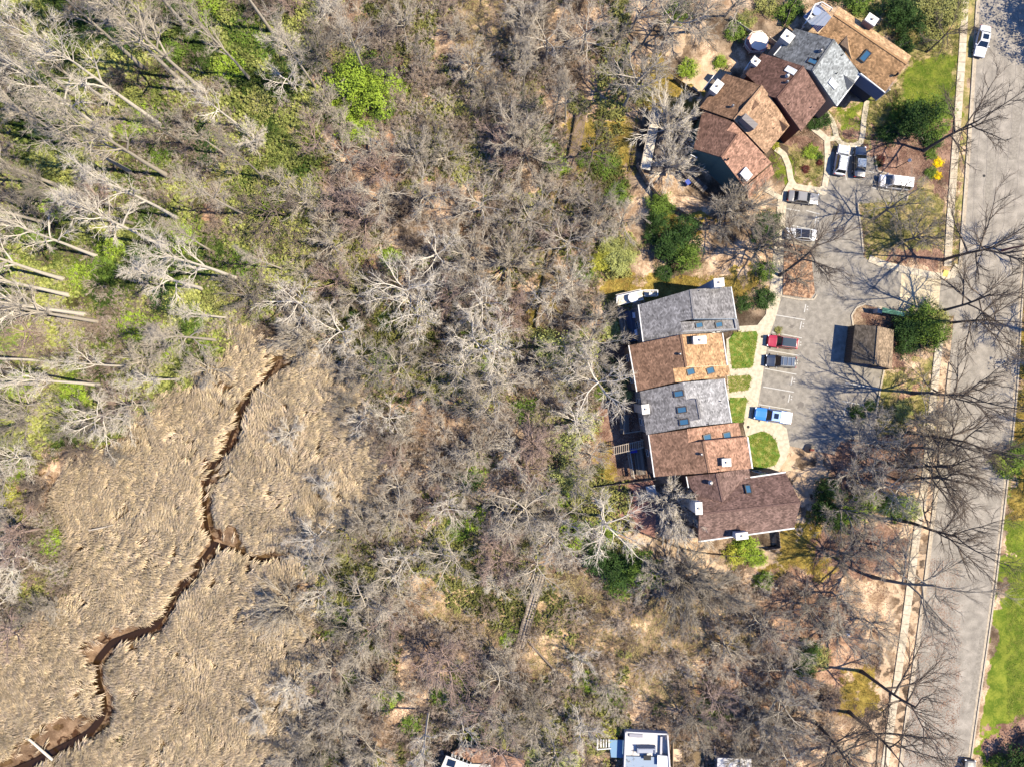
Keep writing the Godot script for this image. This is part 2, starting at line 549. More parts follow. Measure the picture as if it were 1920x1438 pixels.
func build_paving() -> void:
	var asphalt := tex(mat(K(200, 191, 176, 0.38), 0.92), grain(512, 21, 0.62, 1.0, 0.02, 0.42), 23.0)
	var lot_mat := tex(mat(K(196, 188, 174, 0.36), 0.92), grain(512, 22, 0.62, 1.0, 0.03, 0.42), 17.0)
	M.concrete = tex(mat(K(240, 226, 198), 0.9), grain(512, 23, 0.72, 1.0, 0.02, 0.3), 7.0)
	M.concrete_old = tex(mat(K(226, 210, 184), 0.9), grain(256, 24, 0.66, 1.0, 0.03, 0.4), 5.0)
	M.apron = tex(mat(K(250, 232, 194, 0.45), 0.92), grain(512, 25, 0.6, 1.0, 0.02, 0.5), 6.0)
	M.paint = tex(mat(K(250, 248, 240), 0.8), grain(256, 26, 0.62, 1.0, 0.1, 0.4), 2.0)
	M.kerb = tex(mat(K(226, 212, 188), 0.9), grain(256, 27, 0.7, 1.0, 0.04, 0.4), 4.0)
	var road := MB.new()
	var pg := G(ROAD_L)
	var rt := G(ROAD_R)
	rt.reverse()
	pg.append_array(rt)
	sheet(road, pg, 0.02, 0.1)
	struct("road", road, asphalt)
	# longitudinal cracks and sealed seams of the street
	var seam := mat(K(128, 122, 116), 0.95)
	for k in [0.16, 0.3, 0.46, 0.62, 0.78]:
		var l := PackedVector2Array()
		var a := smooth_line(G(ROAD_L), 1.2)
		var b := smooth_line(G(ROAD_R), 1.2)
		var n := mini(a.size(), b.size())
		var last := int(n * (0.46 if k < 0.7 else 0.34))
		for i in range(int(n * 0.13), last):
			var p := a[i * (a.size() - 1) / (n - 1)].lerp(b[i * (b.size() - 1) / (n - 1)], k)
			l.append(p + Vector2(nz.get_noise_2d(i * 9.0, k * 900.0) * 0.35, 0))
		var cr := MB.new()
		ribbon(cr, l, 0.05, 0.0245, 0.0)
		var o := struct("road_crack", cr, seam)
	for k in 26:
		var t := rr(0.14, 0.5)
		var a := smooth_line(G(ROAD_L), 1.2)
		var b := smooth_line(G(ROAD_R), 1.2)
		var s := a[int(t * (a.size() - 1))].lerp(b[int(t * (b.size() - 1))], rr(0.1, 0.85))
		var l := PackedVector2Array([s])
		var dir := Vector2(1, 0).rotated(rr(-0.5, 0.5)) * (1.0 if rng.randf() < 0.5 else -1.0)
		for q in 5:
			dir = dir.rotated(rr(-0.6, 0.6))
			l.append(l[-1] + dir * 0.35)
		var cr := MB.new()
		ribbon(cr, l, 0.035, 0.0245 + k * 0.0002, 0.0)
		struct("road_crack", cr, seam)
	var lot := MB.new()
	sheet(lot, G([1556, 285, 1600, 287, 1641, 296, 1645, 321, 1691, 333, 1706, 345, 1700, 377, 1608, 383, 1615, 430, 1620, 482, 1640, 497, 1700, 512, 1775, 526, 1800, 508, 1792, 592, 1740, 596, 1690, 591, 1654, 580, 1623, 572, 1604, 580, 1598, 600, 1604, 625, 1672, 640, 1672, 690, 1657, 694, 1645, 761, 1640, 800, 1650, 836, 1610, 824, 1580, 824, 1571, 836, 1565, 852, 1530, 846, 1481, 836, 1475, 803, 1421, 761, 1427, 724, 1441, 632, 1452, 604, 1465, 556, 1468, 455, 1476, 365, 1545, 364, 1556, 340]), 0.026, 0.12)
	struct("parking_lot", lot, lot_mat)
	var ap := MB.new()
	sheet(ap, G([1691, 513, 1765, 524, 1759, 594, 1686, 590]), 0.034, 0.12)
	struct("driveway_apron", ap, M.apron)
	# oil stains and sealed patches
	var stain := mat(K(120, 114, 106), 0.8)
	var patch := tex(mat(K(176, 168, 154), 0.9), grain(256, 28, 0.7, 1.0, 0.03, 0.4), 4.0)
	for k in 16:
		var q: Array = [[1490, 596], [1485, 612], [1478, 708], [1470, 744], [1600, 742], [1610, 775], [1540, 640], [1530, 540], [1570, 470], [1520, 405], [1650, 345], [1560, 770], [1545, 800], [1500, 760], [1580, 560], [1640, 540]][k]
		var pts := []
		for e in 9:
			var r := rr(2.0, 6.0) * (1.6 if k > 6 else 1.0)
			pts.append_array([q[0] + cos(TAU * e / 9) * r, q[1] + sin(TAU * e / 9) * r * rr(0.5, 1.0)])
		var b := MB.new()
		sheet(b, G(pts), 0.0285, 0.001)
		struct("oil_stain", b, stain)
	for q in [[1850, 300, 1864, 300, 1860, 420, 1846, 420], [1880, 520, 1905, 522, 1900, 585, 1876, 582], [1800, 700, 1822, 702, 1812, 800, 1790, 798], [1790, 1010, 1812, 1012, 1796, 1120, 1776, 1118], [1840, 1180, 1850, 1181, 1828, 1320, 1818, 1319], [1740, 1230, 1760, 1232, 1744, 1340, 1726, 1338], [1900, 200, 1916, 201, 1908, 300, 1893, 300]]:
		var b := MB.new()
		sheet(b, G(q), 0.0235, 0.002)
		struct("road_patch", b, patch)
	# stall lines and their end marks
	for s in [[1456, 591, 1510, 600], [1448, 623, 1504, 634], [1441, 657, 1500, 667], [1434, 691, 1494, 702], [1431, 725, 1489, 735], [1424, 758, 1483, 768], [1484, 423, 1532, 432], [1512, 395, 1538, 402], [1473, 391, 1500, 396],
			[1586, 718, 1648, 729], [1580, 752, 1642, 763], [1575, 786, 1611, 793], [1622, 320, 1646, 325], [1636, 352, 1700, 365], [1584, 320, 1588, 338], [1594, 333, 1612, 337]]:
		var b := MB.new()
		ribbon(b, G(s), 0.12, 0.0305, 0.0)
		struct("stall_line", b, M.paint)
	for s in [[1510, 578], [1502, 610], [1497, 645], [1491, 679], [1485, 714], [1480, 746], [1584, 770], [1530, 412]]:
		var b := MB.new()
		ribbon(b, G([s[0] + 1.5, s[1] - 7, s[0] - 1.5, s[1] + 8]), 0.14, 0.0305, 0.0)
		ribbon(b, G([s[0] + 4, s[1] - 3, s[0] + 6, s[1] - 2.5]), 0.16, 0.0305, 0.0)
		ribbon(b, G([s[0] + 3, s[1] + 2, s[0] + 5.5, s[1] + 2.8]), 0.16, 0.0305, 0.0)
		struct("stall_mark", b, M.paint)
	# kerbs
	for k in [ROAD_L.slice(0, 10), ROAD_L.slice(12), ROAD_R]:
		var b := MB.new()
		ribbon(b, smooth_line(G(k), 1.0), 0.22, 0.14, 0.2)
		struct("kerb", b, M.kerb)
		var gt := MB.new()
		var side := PackedVector2Array()
		for p in smooth_line(G(k), 1.0):
			side.append(p + Vector2(0.33 if k[0] < 1900 else -0.33, 0.03))
		ribbon(gt, side, 0.4, 0.0295, 0.0)
		struct("gutter_strip", gt, M.concrete_old)
	for k in [[1641, 293, 1645, 321, 1691, 334, 1706, 345], [1700, 377, 1704, 362], [1600, 612, 1597, 592, 1606, 577, 1623, 570, 1654, 577, 1698, 590, 1740, 598, 1782, 598],
			[1658, 694, 1645, 761, 1640, 800], [1571, 836, 1575, 826, 1590, 820, 1612, 822, 1652, 838], [1472, 452, 1522, 462], [1466, 556, 1498, 562, 1526, 562, 1532, 553], [1608, 383, 1615, 430, 1619, 474]]:
		var b := MB.new()
		ribbon(b, smooth_line(G(k), 0.4), 0.24, 0.15, 0.2)
		struct("kerb", b, M.kerb)
	# mulch islands standing in the lot
	var mulch := tex(mat(Color.WHITE, 0.95), grain2(512, 31, K(206, 168, 134), K(118, 88, 68), 0.02, 1.0), 6.0)
	M.mulch = mulch
	for isl in [[1471, 455, 1520, 465, 1528, 550, 1520, 560, 1468, 553]]:
		var b := MB.new()
		sheet(b, G(isl), 0.1, 0.12)
		struct("planting_island", b, mulch)
	# street pavement, slab by slab
	var walk := Node3D.new()
	walk.name = numbered("pavement")
	add_child(walk)
	walk.set_meta("kind", "structure")
	var line := smooth_line(G([1812, -120, 1810, 0, 1800, 167, 1783, 400, 1777, 500]), 1.45)
	slabs(walk, line, 1.1, 0.135)
	line = smooth_line(G([1768, 600, 1757, 680, 1734, 910, 1721, 990, 1699, 1159, 1673, 1342, 1659, 1438, 1640, 1560]), 1.45)
	slabs(walk, line, 1.12, 0.135)
	# concrete walks between the houses and the lot
	var y := 0.1
	var wide := MB.new()
	sheet(wide, G([1459, 372, 1476, 368, 1470, 455, 1466, 555, 1452, 604, 1441, 632, 1427, 724, 1421, 761, 1475, 803, 1481, 836, 1474, 862, 1458, 884, 1430, 893, 1408, 897, 1404, 886, 1398, 815, 1394, 797, 1396, 792, 1364, 744, 1362, 636, 1384, 624, 1385, 612, 1420, 610, 1436, 590, 1447, 520, 1452, 455]), 0.1, 0.12)
	struct("walkway", wide, M.concrete)
	var grass := LAWNS
	var lawn_a := tex(mat(Color.WHITE, 0.95), grain2(512, 33, K(92, 132, 40, 0.34), K(186, 178, 104, 0.34), 0.012, 0.9), 9.0)
	var lawn_b := tex(mat(Color.WHITE, 0.95), grain2(512, 34, K(120, 132, 60, 0.36), K(196, 176, 124, 0.36), 0.02, 0.9), 6.0)
	for i in grass.size():
		var b := MB.new()
		sheet(b, G(grass[i]), 0.128, 0.05)
		struct("lawn", b, lawn_b if i == 1 else lawn_a)
	for r in [[10, [1549, 212, 1560, 226, 1566, 243, 1568, 258, 1578, 270, 1597, 276, 1614, 268, 1618, 252, 1620, 225, 1626, 189]], [11, [1524, 240, 1540, 252, 1551, 262, 1552, 290, 1551, 325, 1546, 352]],
			[9, [1551, 262, 1568, 259]], [11, [1455, 279, 1470, 290, 1479, 312, 1483, 338, 1490, 350, 1512, 354, 1542, 358]], [13, [1484, 345, 1474, 362, 1468, 378]], [24, [1592, 280, 1602, 281]],
			[9, [1435, 355, 1452, 365, 1468, 374]], [13, [1630, 485, 1660, 497, 1700, 507, 1760, 519, 1786, 516, 1797, 498]]]:
		var b := MB.new()
		y += 0.004
		ribbon(b, smooth_line(G(r[1]), 0.4), r[0] / PX, y, 0.14)
		struct("footpath", b, M.concrete)
	var bulb := MB.new()
	sheet(bulb, G(disc(1543, 358, 9)), y + 0.004, 0.14)
	struct("footpath", bulb, M.concrete)
	var pad := MB.new()
	sheet(pad, G([1770, 506, 1779, 508, 1776, 520, 1767, 518]), 0.15, 0.02)
	struct("kerb_ramp", pad, mat(K(236, 200, 110), 0.8))
	# brick walk in the wood behind the upper row, timber edged
	var fp := MB.new()
	ribbon(fp, smooth_line(G([1092, 205, 1083, 262, 1066, 340, 1046, 420, 1030, 520, 1012, 615]), 0.6), 1.5, 0.06, 0.06)
	struct("woodland_path", fp, tex(mat(K(176, 152, 132), 0.95), grain(512, 35, 0.6, 1.0, 0.05, 0.5), 5.0))

func slabs(root: Node3D, line: PackedVector2Array, w: float, y: float) -> void:
	var tones := []
	for k in 4:
		var m: StandardMaterial3D = M.concrete.duplicate()
		m.albedo_color = K(244 - k * 5, 230 - k * 6, 204 - k * 7)
		tones.append(m)
	for i in line.size() - 1:
		var a := line[i]
		var b := line[i + 1]
		var d := (b - a).normalized()
		var s := Vector2(-d.y, d.x) * w * 0.5
		var e := d * 0.022
		var m := MB.new()
		sheet(m, PackedVector2Array([a + s + e, b + s - e, b - s - e, a - s + e]), y + rr(-0.004, 0.004), 0.15)
		part("slab", m, tones[rng.randi() % 4], root)

# ---------------------------------------------------------------- buildings
func PV(list: Array) -> PackedVector3Array:               # flat list of px, py, height
	var r := PackedVector3Array()
	for i in range(0, list.size(), 3):
		var h: float = list[i + 2]
		r.append(P(list[i], list[i + 1], 6.0 + (h - 6.0) * 0.66 if h > 6.0 else h))
	return r

func slope(h: Node3D, list: Array, m: Material, called := "roof_slope", thick := 0.22) -> MeshInstance3D:
	var p := PV(list)
	var nn := Vector3.ZERO
	for i in p.size():
		var a := p[i]
		var b := p[(i + 1) % p.size()]
		nn += Vector3((a.y - b.y) * (a.z + b.z), (a.z - b.z) * (a.x + b.x), (a.x - b.x) * (a.y + b.y))
	nn = nn.normalized()
	if nn.y < 0: nn = -nn
	var up := (Vector3.UP - nn * nn.y)
	up = up.normalized() if up.length() > 0.02 else Vector3.FORWARD
	var along := nn.cross(up)
	var flat := PackedVector2Array()
	for q in p: flat.append(Vector2(q.x, q.z))
	var b := MB.new()
	for q in p: b.vert(q, nn, Vector2(q.dot(along), -q.dot(up)) / 10.0)
	var t := Geometry2D.triangulate_polygon(flat)
	for i in range(0, t.size(), 3):
		var A := p[t[i]]
		var B := p[t[i + 1]]
		var D := p[t[i + 2]]
		if (D - A).cross(B - A).y > 0: b.ix.append_array(PackedInt32Array([t[i], t[i + 1], t[i + 2]]))
		else: b.ix.append_array(PackedInt32Array([t[i], t[i + 2], t[i + 1]]))
	var c := Vector3.ZERO
	for q in p: c += q / p.size()
	var dn := Vector3(0, -thick, 0)
	for i in p.size():
		var A := p[i]
		var B := p[(i + 1) % p.size()]
		b.quad(A, B, B + dn, A + dn, (A + B) * 0.5 - c)
	for i in range(0, t.size(), 3):
		var A := p[t[i]] + dn
		var B := p[t[i + 1]] + dn
		var D := p[t[i + 2]] + dn
		if (D - A).cross(B - A).y < 0: b.tri(A, B, D)
		else: b.tri(A, D, B)
	return part(called, b, m, h)

func walls(h: Node3D, list: Array, m: Material, inset := 0.3, glazed := true) -> void:   # outline of the eaves and gables down to the ground
	var p := PV(list)
	var c := Vector3.ZERO
	for q in p: c += q / p.size()
	for i in p.size():
		var d := Vector3(c.x - p[i].x, 0, c.z - p[i].z)
		p[i] += d.normalized() * inset - Vector3(0, 0.16, 0)
	for i in p.size():
		var A := p[i]
		var B := p[(i + 1) % p.size()]
		var out := (A + B) * 0.5 - c
		out.y = 0
		var s := (B - A)
		s.y = 0
		var nn := Vector3(s.z, 0, -s.x).normalized()
		if nn.dot(out) < 0: nn = -nn
		var b := MB.new()
		var t := nn * -0.15
		var a0 := Vector3(A.x, -0.2, A.z)
		var b0 := Vector3(B.x, -0.2, B.z)
		b.quad(A, B, b0, a0, nn)
		b.quad(A + t, B + t, b0 + t, a0 + t, -nn)
		b.quad(A, B, B + t, A + t, Vector3.UP)
		b.quad(A, A + t, a0 + t, a0, A - B)
		b.quad(B, B + t, b0 + t, b0, B - A)
		part("wall", b, m, h)
		# windows, where a wall is long enough to hold them
		var l := s.length()
		if glazed and l > 3.2:
			var e := s / l
			var nwin := int(l / 3.0)
			for fl in [1.0, 3.7]:
				if fl + 1.6 > minf(A.y, B.y): continue
				for k in nwin:
					window(h, a0 + e * (l * (k + 0.5) / nwin) + Vector3(0, fl + 0.75 + 0.2, 0), nn, e, 1.0, 1.3)

func window(h: Node3D, at: Vector3, nn: Vector3, e: Vector3, w: float, ht: float) -> void:
	var f := MB.new()
	var bas := Basis(e, Vector3.UP, e.cross(Vector3.UP))
	for s in [-1, 1]:
		f.box(at + e * s * w * 0.5 + nn * 0.02, Vector3(0.09, ht + 0.09, 0.1), bas)
		f.box(at + Vector3(0, s * ht * 0.5, 0) + nn * 0.017, Vector3(w - 0.09, 0.09, 0.1), bas)
	var o := part("window", f, M.white, h)
	var g := MB.new()
	g.box(at + nn * 0.01, Vector3(w - 0.09, ht - 0.09, 0.04), bas)
	part("pane", g, M.glass, o)

func step_wall(h: Node3D, a: Array, b: Array, drop: float, m: Material) -> void:   # the bit of wall where one roof stands above the next
	var pv := PV(a + b)
	var A := pv[0] - Vector3(0, 0.05, 0)
	var B := pv[1] - Vector3(0, 0.05, 0)
	var s := (B - A)
	s.y = 0
	var nn := Vector3(s.z, 0, -s.x).normalized() * 0.06
	var dn := Vector3(0, -drop, 0)
	var w := MB.new()
	w.quad(A + nn, B + nn, B + nn + dn, A + nn + dn, nn)
	w.quad(A - nn, B - nn, B - nn + dn, A - nn + dn, -nn)
	w.quad(A + nn, B + nn, B - nn, A - nn, Vector3.UP)
	w.quad(A + nn, A - nn, A - nn + dn, A + nn + dn, A - B)
	w.quad(B + nn, B - nn, B - nn + dn, B + nn + dn, B - A)
	part("gable_wall", w, m, h)

func trim_edge(h: Node3D, list: Array, m: Material, called := "gutter", w := 0.14, ht := 0.14) -> void:
	var p := PV(list)
	for i in p.size() - 1:
		var b := MB.new()
		b.bar(p[i] + Vector3(0, 0.03, 0), p[i + 1] + Vector3(0, 0.03, 0), w, ht)
		part(called, b, m, h)

func ridge(h: Node3D, list: Array, m: Material) -> void:
	trim_edge(h, list, m, "ridge_cap", 0.3, 0.05)

func slope_at(h: Node3D, at: Vector3) -> Vector3:         # normal of the roof slope nearest below a point
	var best := Vector3.UP
	var gap := 1e9
	for o in h.get_children():
		if o is MeshInstance3D and String(o.name).begins_with("roof_slope"):
			var a: Array = o.mesh.surface_get_arrays(0)
			var v: PackedVector3Array = a[Mesh.ARRAY_VERTEX]
			var ix: PackedInt32Array = a[Mesh.ARRAY_INDEX]
			for i in range(0, ix.size(), 3):
				var n: Vector3 = a[Mesh.ARRAY_NORMAL][ix[i]]
				if n.y < 0.3: continue
				var A := v[ix[i]]
				var B := v[ix[i + 1]]
				var C := v[ix[i + 2]]
				if Geometry2D.point_is_inside_triangle(Vector2(at.x, at.z), Vector2(A.x, A.z), Vector2(B.x, B.z), Vector2(C.x, C.z)):
					var y := A.y - (n.x * (at.x - A.x) + n.z * (at.z - A.z)) / n.y
					if absf(y - at.y) < gap:
						gap = absf(y - at.y)
						best = n
						roof_y = y
	if gap > 1e8: roof_y = at.y
	return best
var roof_y := 0.0

func on_roof(h: Node3D, px: float, py: float, hh: float) -> Transform3D:
	var at := P(px, py, hh)
	var n := slope_at(h, at)
	at = P(px, py, roof_y)
	n = slope_at(h, at)
	at.y = roof_y
	var up := Vector3.UP - n * n.y
	up = up.normalized() if up.length() > 0.05 else Vector3.FORWARD
	return Transform3D(Basis(n.cross(up), n, -up), at)

func skylight(h: Node3D, px: float, py: float, hh: float, w: float, l: float, m: Material) -> void:
	var t := on_roof(h, px, py, hh)
	var f := MB.new()
	for s in [-1, 1]:
		f.box(t * Vector3(s * w * 0.5, 0.05, 0), Vector3(0.12, 0.26, l + 0.12), t.basis)
		f.box(t * Vector3(0, 0.048, s * l * 0.5), Vector3(w - 0.12, 0.26, 0.12), t.basis)
	var o := part("skylight", f, M.metal_white if m == M.sky_white else M.bronze, h)
	var g := MB.new()
	g.box(t * Vector3(0, 0.1, 0), Vector3(w - 0.12, 0.06, l - 0.12), t.basis)
	part("pane", g, m, o)

func saddle(h: Node3D, list: Array, m: Material) -> void:   # a low three-cornered hip on a slope
	var b := MB.new()
	var p := []
	for i in [0, 2, 4]: p.append(on_roof(h, list[i], list[i + 1], 7.0).origin + Vector3(0, 0.03, 0))
	var c: Vector3 = p[1].lerp(p[2], 0.5) + Vector3(0, 0.75, 0)
	b.quad(p[0], p[1], c, p[0], Vector3.UP)
	b.quad(p[0], c, p[2], p[0], Vector3.UP)
	b.quad(p[1], p[2], c, p[1], c - p[0])
	part("roof_saddle", b, m, h)

func roof_vent(h: Node3D, px: float, py: float, hh: float, r: float, m: Material) -> void:
	var t := on_roof(h, px, py, hh)
	var b := MB.new()
	b.tube([t.origin - Vector3(0, 0.1, 0), t.origin + Vector3(0, 0.4, 0)], [r, r], 10)
	b.tube([t.origin + Vector3(0, 0.34, 0), t.origin + Vector3(0, 0.52, 0), t.origin + Vector3(0, 0.6, 0)], [r * 1.5, r * 1.4, r * 0.5], 12)
	b.cap(t.origin + Vector3(0, 0.6, 0), Vector3.UP, r * 0.5, 12)
	part("roof_vent", b, m, h)

func pipe(h: Node3D, px: float, py: float, hh: float) -> void:
	var t := on_roof(h, px, py, hh)
	var b := MB.new()
	b.tube([t.origin - Vector3(0, 0.1, 0), t.origin + Vector3(0, 0.35, 0)], [0.07, 0.07], 8)
	b.cap(t.origin + Vector3(0, 0.35, 0), Vector3.UP, 0.07, 8)
	part("vent_pipe", b, M.dark, h)

func chimney(h: Node3D, px: float, py: float, top: float, bottom: float, w: float, l: float, turn: float, m: Material) -> void:
	if top > 6.5: top = 6.5 + (top - 6.5) * 0.72
	var at := P(px, py, top)
	var bas := Basis(Vector3.UP, turn)
	var b := MB.new()
	b.box(Vector3(at.x, (top - 0.2 + bottom) * 0.5, at.z), Vector3(w, top - 0.2 - bottom, l), bas)
	var o := part("chimney", b, m, h)
	var c := MB.new()
	c.box(Vector3(at.x, top - 0.1, at.z), Vector3(w + 0.14, 0.2, l + 0.14), bas)
	part("chimney_cap", c, M.cap, o)
	var p := MB.new()
	p.tube([Vector3(at.x, top - 0.05, at.z), Vector3(at.x, top + 0.22, at.z)], [0.16, 0.16], 10)
	p.cap(Vector3(at.x, top + 0.221, at.z), Vector3.UP, 0.16, 10)
	part("flue", p, M.flue, o)

func shingle_mat(r: float, g: float, b: float) -> StandardMaterial3D:
	var m := mat(K(r, g, b, 0.5), 0.95, 0.0, 0.15)
	m.albedo_texture = M.shingle_tex
	return m

func build_houses() -> void:
	M.shingle_tex = shingles()
	M.white = mat(K(236, 236, 232), 0.6)
	M.glass = mat(Color(0.05, 0.07, 0.09), 0.08, 0.0, 0.6)
	M.sky_glass = mat(Color(0.16, 0.27, 0.33), 0.08, 0.0, 0.7)
	M.sky_white = mat(K(250, 250, 250, 0.5), 0.3)
	M.bronze = mat(Color(0.2, 0.18, 0.16), 0.5)
	M.metal_white = mat(K(230, 232, 232), 0.5)
	M.dark = mat(Color(0.12, 0.12, 0.12), 0.8)
	M.silver = mat(K(150, 154, 160), 0.6)
	M.flue = mat(K(150, 146, 140), 0.5, 0.5)
	M.cap = mat(K(246, 242, 232), 0.8)
	M.galv = mat(K(214, 214, 212), 0.4, 0.6)
	var row := "townhouses around the parking lot"
	var siding := func(r, g, b): return tex(mat(K(r, g, b), 0.85), siding_tex, 2.4)
	siding_tex = board_tex()
	# ---- lower row, from the top of the lot downwards
	var h := thing("townhouse", "blue-grey roofed townhouse with white corner deck, uppermost house of the lower row", "townhouse", Vector3.ZERO, 0.0, row)
	var m := shingle_mat(165, 163, 163)
	walls(h, [1197, 572, 6, 1295, 543, 9.0, 1372, 538, 6, 1387, 619, 5.8, 1281, 626, 8.6, 1206, 642, 6], siding.call(170, 172, 176))
	slope(h, [1197, 572, 6, 1295, 543, 9, 1302, 598, 9, 1276, 603, 8.3, 1281, 627, 8.3, 1206, 642, 6], m)
	slope(h, [1295, 543, 9, 1371, 538, 6, 1381, 598, 6, 1302, 598, 9], m)
	slope(h, [1276, 604, 8.3, 1384, 598.5, 5.2, 1388, 619, 5.2, 1281, 627, 8.3], m)
	step_wall(h, [1302, 598, 9], [1381, 598, 6], 1.4, siding.call(150, 170, 190))
	ridge(h, [1295, 543, 9, 1302, 598, 9], m)
	skylight(h, 1311, 610, 7.4, 0.7, 1.1, M.sky_glass)
	skylight(h, 1348, 609, 6.3, 0.7, 1.1, M.sky_glass)
	pipe(h, 1311, 545, 8.3); pipe(h, 1342, 623, 6)
	chimney(h, 1349, 530, 10.2, 0, 1.3, 1.1, 0.1, siding.call(168, 190, 214))
	trim_edge(h, [1197, 572, 6, 1206, 642, 6], M.white)
	trim_edge(h, [1371, 538, 6, 1381, 598, 6], M.white)

	h = thing("townhouse", "tan roofed townhouse, back slope coloured browner for shade, between the two grey roofs", "townhouse", Vector3.ZERO, 0.0, row)
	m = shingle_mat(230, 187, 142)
	var m2 := shingle_mat(165, 131, 108)  # same roof as the tan, darkened for the slope turned from the sun
	walls(h, [1179, 648, 6, 1276, 627, 9, 1355, 625, 6, 1369, 702, 5.2, 1266, 716, 8.4, 1194, 734, 6], siding.call(176, 150, 124))
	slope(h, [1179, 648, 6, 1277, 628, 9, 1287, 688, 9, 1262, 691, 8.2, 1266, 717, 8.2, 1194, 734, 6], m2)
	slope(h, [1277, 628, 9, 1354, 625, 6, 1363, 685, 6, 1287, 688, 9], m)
	slope(h, [1262, 690, 8.3, 1366, 684, 5.2, 1370, 702, 5.2, 1358, 706, 5.6, 1266, 717, 8.3], m)
	step_wall(h, [1287, 688, 9], [1363, 685, 6], 1.4, siding.call(240, 222, 190))
	ridge(h, [1277, 628, 9, 1287, 688, 9], m2)
	skylight(h, 1295, 697, 7.4, 0.85, 1.15, M.sky_glass)
	skylight(h, 1332, 695, 6.3, 0.85, 1.15, M.sky_glass)
	chimney(h, 1313, 638, 9.6, 6.5, 1.7, 1.0, 0.06, siding.call(250, 236, 214))
	roof_vent(h, 1274, 664, 8.6, 0.14, M.galv)
	pipe(h, 1293, 632, 8.3); pipe(h, 1348, 706, 5.8)
	trim_edge(h, [1179, 648, 6, 1194, 734, 6], M.white)
	trim_edge(h, [1355, 625, 6, 1364, 685, 6], M.white)

	h = thing("townhouse", "light grey roofed townhouse with three skylights in a line on its back slope", "townhouse", Vector3.ZERO, 0.0, row)
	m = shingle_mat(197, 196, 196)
	m2 = shingle_mat(165, 162, 161)  # shade of the back slope put into its grey
	walls(h, [1200, 734, 6, 1281, 717, 8.8, 1358, 710, 6, 1372, 792, 6, 1295, 801, 8.8, 1212, 815, 6], siding.call(186, 184, 180))
	slope(h, [1200, 734, 6, 1281, 717, 8.8, 1287, 750, 8.8, 1307, 748, 9.4, 1314, 785, 9.4, 1294, 789, 8.8, 1296, 800, 8.8, 1212, 815, 6], m2)
	slope(h, [1281, 717, 8.8, 1358, 710, 6, 1372, 792, 6, 1296, 800, 8.8, 1294, 789, 8.8, 1314, 785, 8.1, 1307, 748, 8.2, 1287, 750, 8.8], m)
	step_wall(h, [1307, 748, 9.4], [1314, 785, 9.4], 1.4, siding.call(150, 150, 158))
	step_wall(h, [1287, 750, 8.85], [1307, 748, 9.4], 1.0, siding.call(150, 150, 158))
	step_wall(h, [1314, 785, 9.4], [1294, 789, 8.85], 1.0, siding.call(150, 150, 158))
	ridge(h, [1307, 748, 9.43, 1314, 785, 9.43], m2)
	for s in [[1273, 738], [1279, 768], [1283, 791]]: skylight(h, s[0], s[1], 8.3, 0.8, 1.25, M.sky_glass)
	chimney(h, 1211, 767, 6.9, 0, 0.95, 1.25, 0.1, siding.call(250, 238, 220))
	pipe(h, 1270, 783, 8); pipe(h, 1351, 752, 6.5); pipe(h, 1328, 795, 7.4)
	trim_edge(h, [1358, 710, 6, 1372, 792, 6], M.white)

	h = thing("townhouse", "townhouse with salmon brown roof, square white chimney and two front skylights", "townhouse", Vector3.ZERO, 0.0, row)
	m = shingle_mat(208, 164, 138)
	m2 = shingle_mat(170, 135, 113)  # shingles of the back slope, coloured down for shade
	walls(h, [1216, 815, 6, 1289, 803, 8.4, 1387, 791, 5.2, 1411, 878, 6, 1330, 886, 9, 1227, 894, 6], siding.call(176, 150, 132))
	slope(h, [1216, 815, 6, 1289, 805, 8.3, 1291, 830, 8.3, 1319, 827, 9, 1330, 886, 9, 1227, 894, 6], m2)
	slope(h, [1289, 804, 8.3, 1385, 792, 5.2, 1391, 818, 5.2, 1319, 826, 7.4, 1291, 830, 8.3], m)
	slope(h, [1319, 827, 9, 1402, 819, 6, 1411, 878, 6, 1330, 886, 9], m)
	step_wall(h, [1319, 827, 9], [1400, 819, 6], 1.6, siding.call(160, 120, 104))
	ridge(h, [1319, 827, 9, 1330, 886, 9], m2)
	skylight(h, 1326, 820, 7.2, 0.85, 1.15, M.sky_glass)
	skylight(h, 1363, 816, 6.1, 0.85, 1.15, M.sky_glass)
	chimney(h, 1363, 867, 8.9, 6, 1.15, 1.0, 0.05, siding.call(244, 232, 220))
	roof_vent(h, 1314, 851, 8.8, 0.15, M.galv)
	pipe(h, 1347, 879, 8)
	trim_edge(h, [1402, 819, 6, 1411, 878, 6], M.white, "gutter", 0.2)
	trim_edge(h, [1216, 815, 6, 1227, 894, 6], M.white)

	h = thing("townhouse", "mauve brown roofed townhouse with two white chimneys, lowest house of the lower row", "townhouse", Vector3.ZERO, 0.0, row)
	m = shingle_mat(158, 131, 120)
	m2 = shingle_mat(144, 117, 108)  # left and upper slopes toned darker in place of shade
	walls(h, [1288, 893, 6.2, 1344, 887, 8.6, 1405, 878, 6.2, 1408, 892, 6.0, 1473, 885, 5.6, 1502, 942, 8.6, 1489, 990, 6, 1310, 1014, 6, 1311, 964, 8.6, 1296, 916, 6.2], siding.call(150, 126, 118))
	slope(h, [1287, 893, 6.2, 1344, 887, 8.4, 1356, 941, 8.4, 1311, 932, 7.0, 1296, 916, 6.2], m2)
	slope(h, [1344, 887, 8.4, 1405, 878, 6.2, 1408, 896, 6.2, 1396, 897, 6.2, 1356, 941, 8.4], m)
	slope(h, [1304, 930, 6.6, 1356, 941, 8.1, 1397, 896, 5.9, 1473, 885, 5.6, 1502, 942, 8.6, 1311, 964, 8.6], m2)
	slope(h, [1311, 964, 8.6, 1502, 942, 8.6, 1490, 990, 6, 1310, 1015, 6], m)
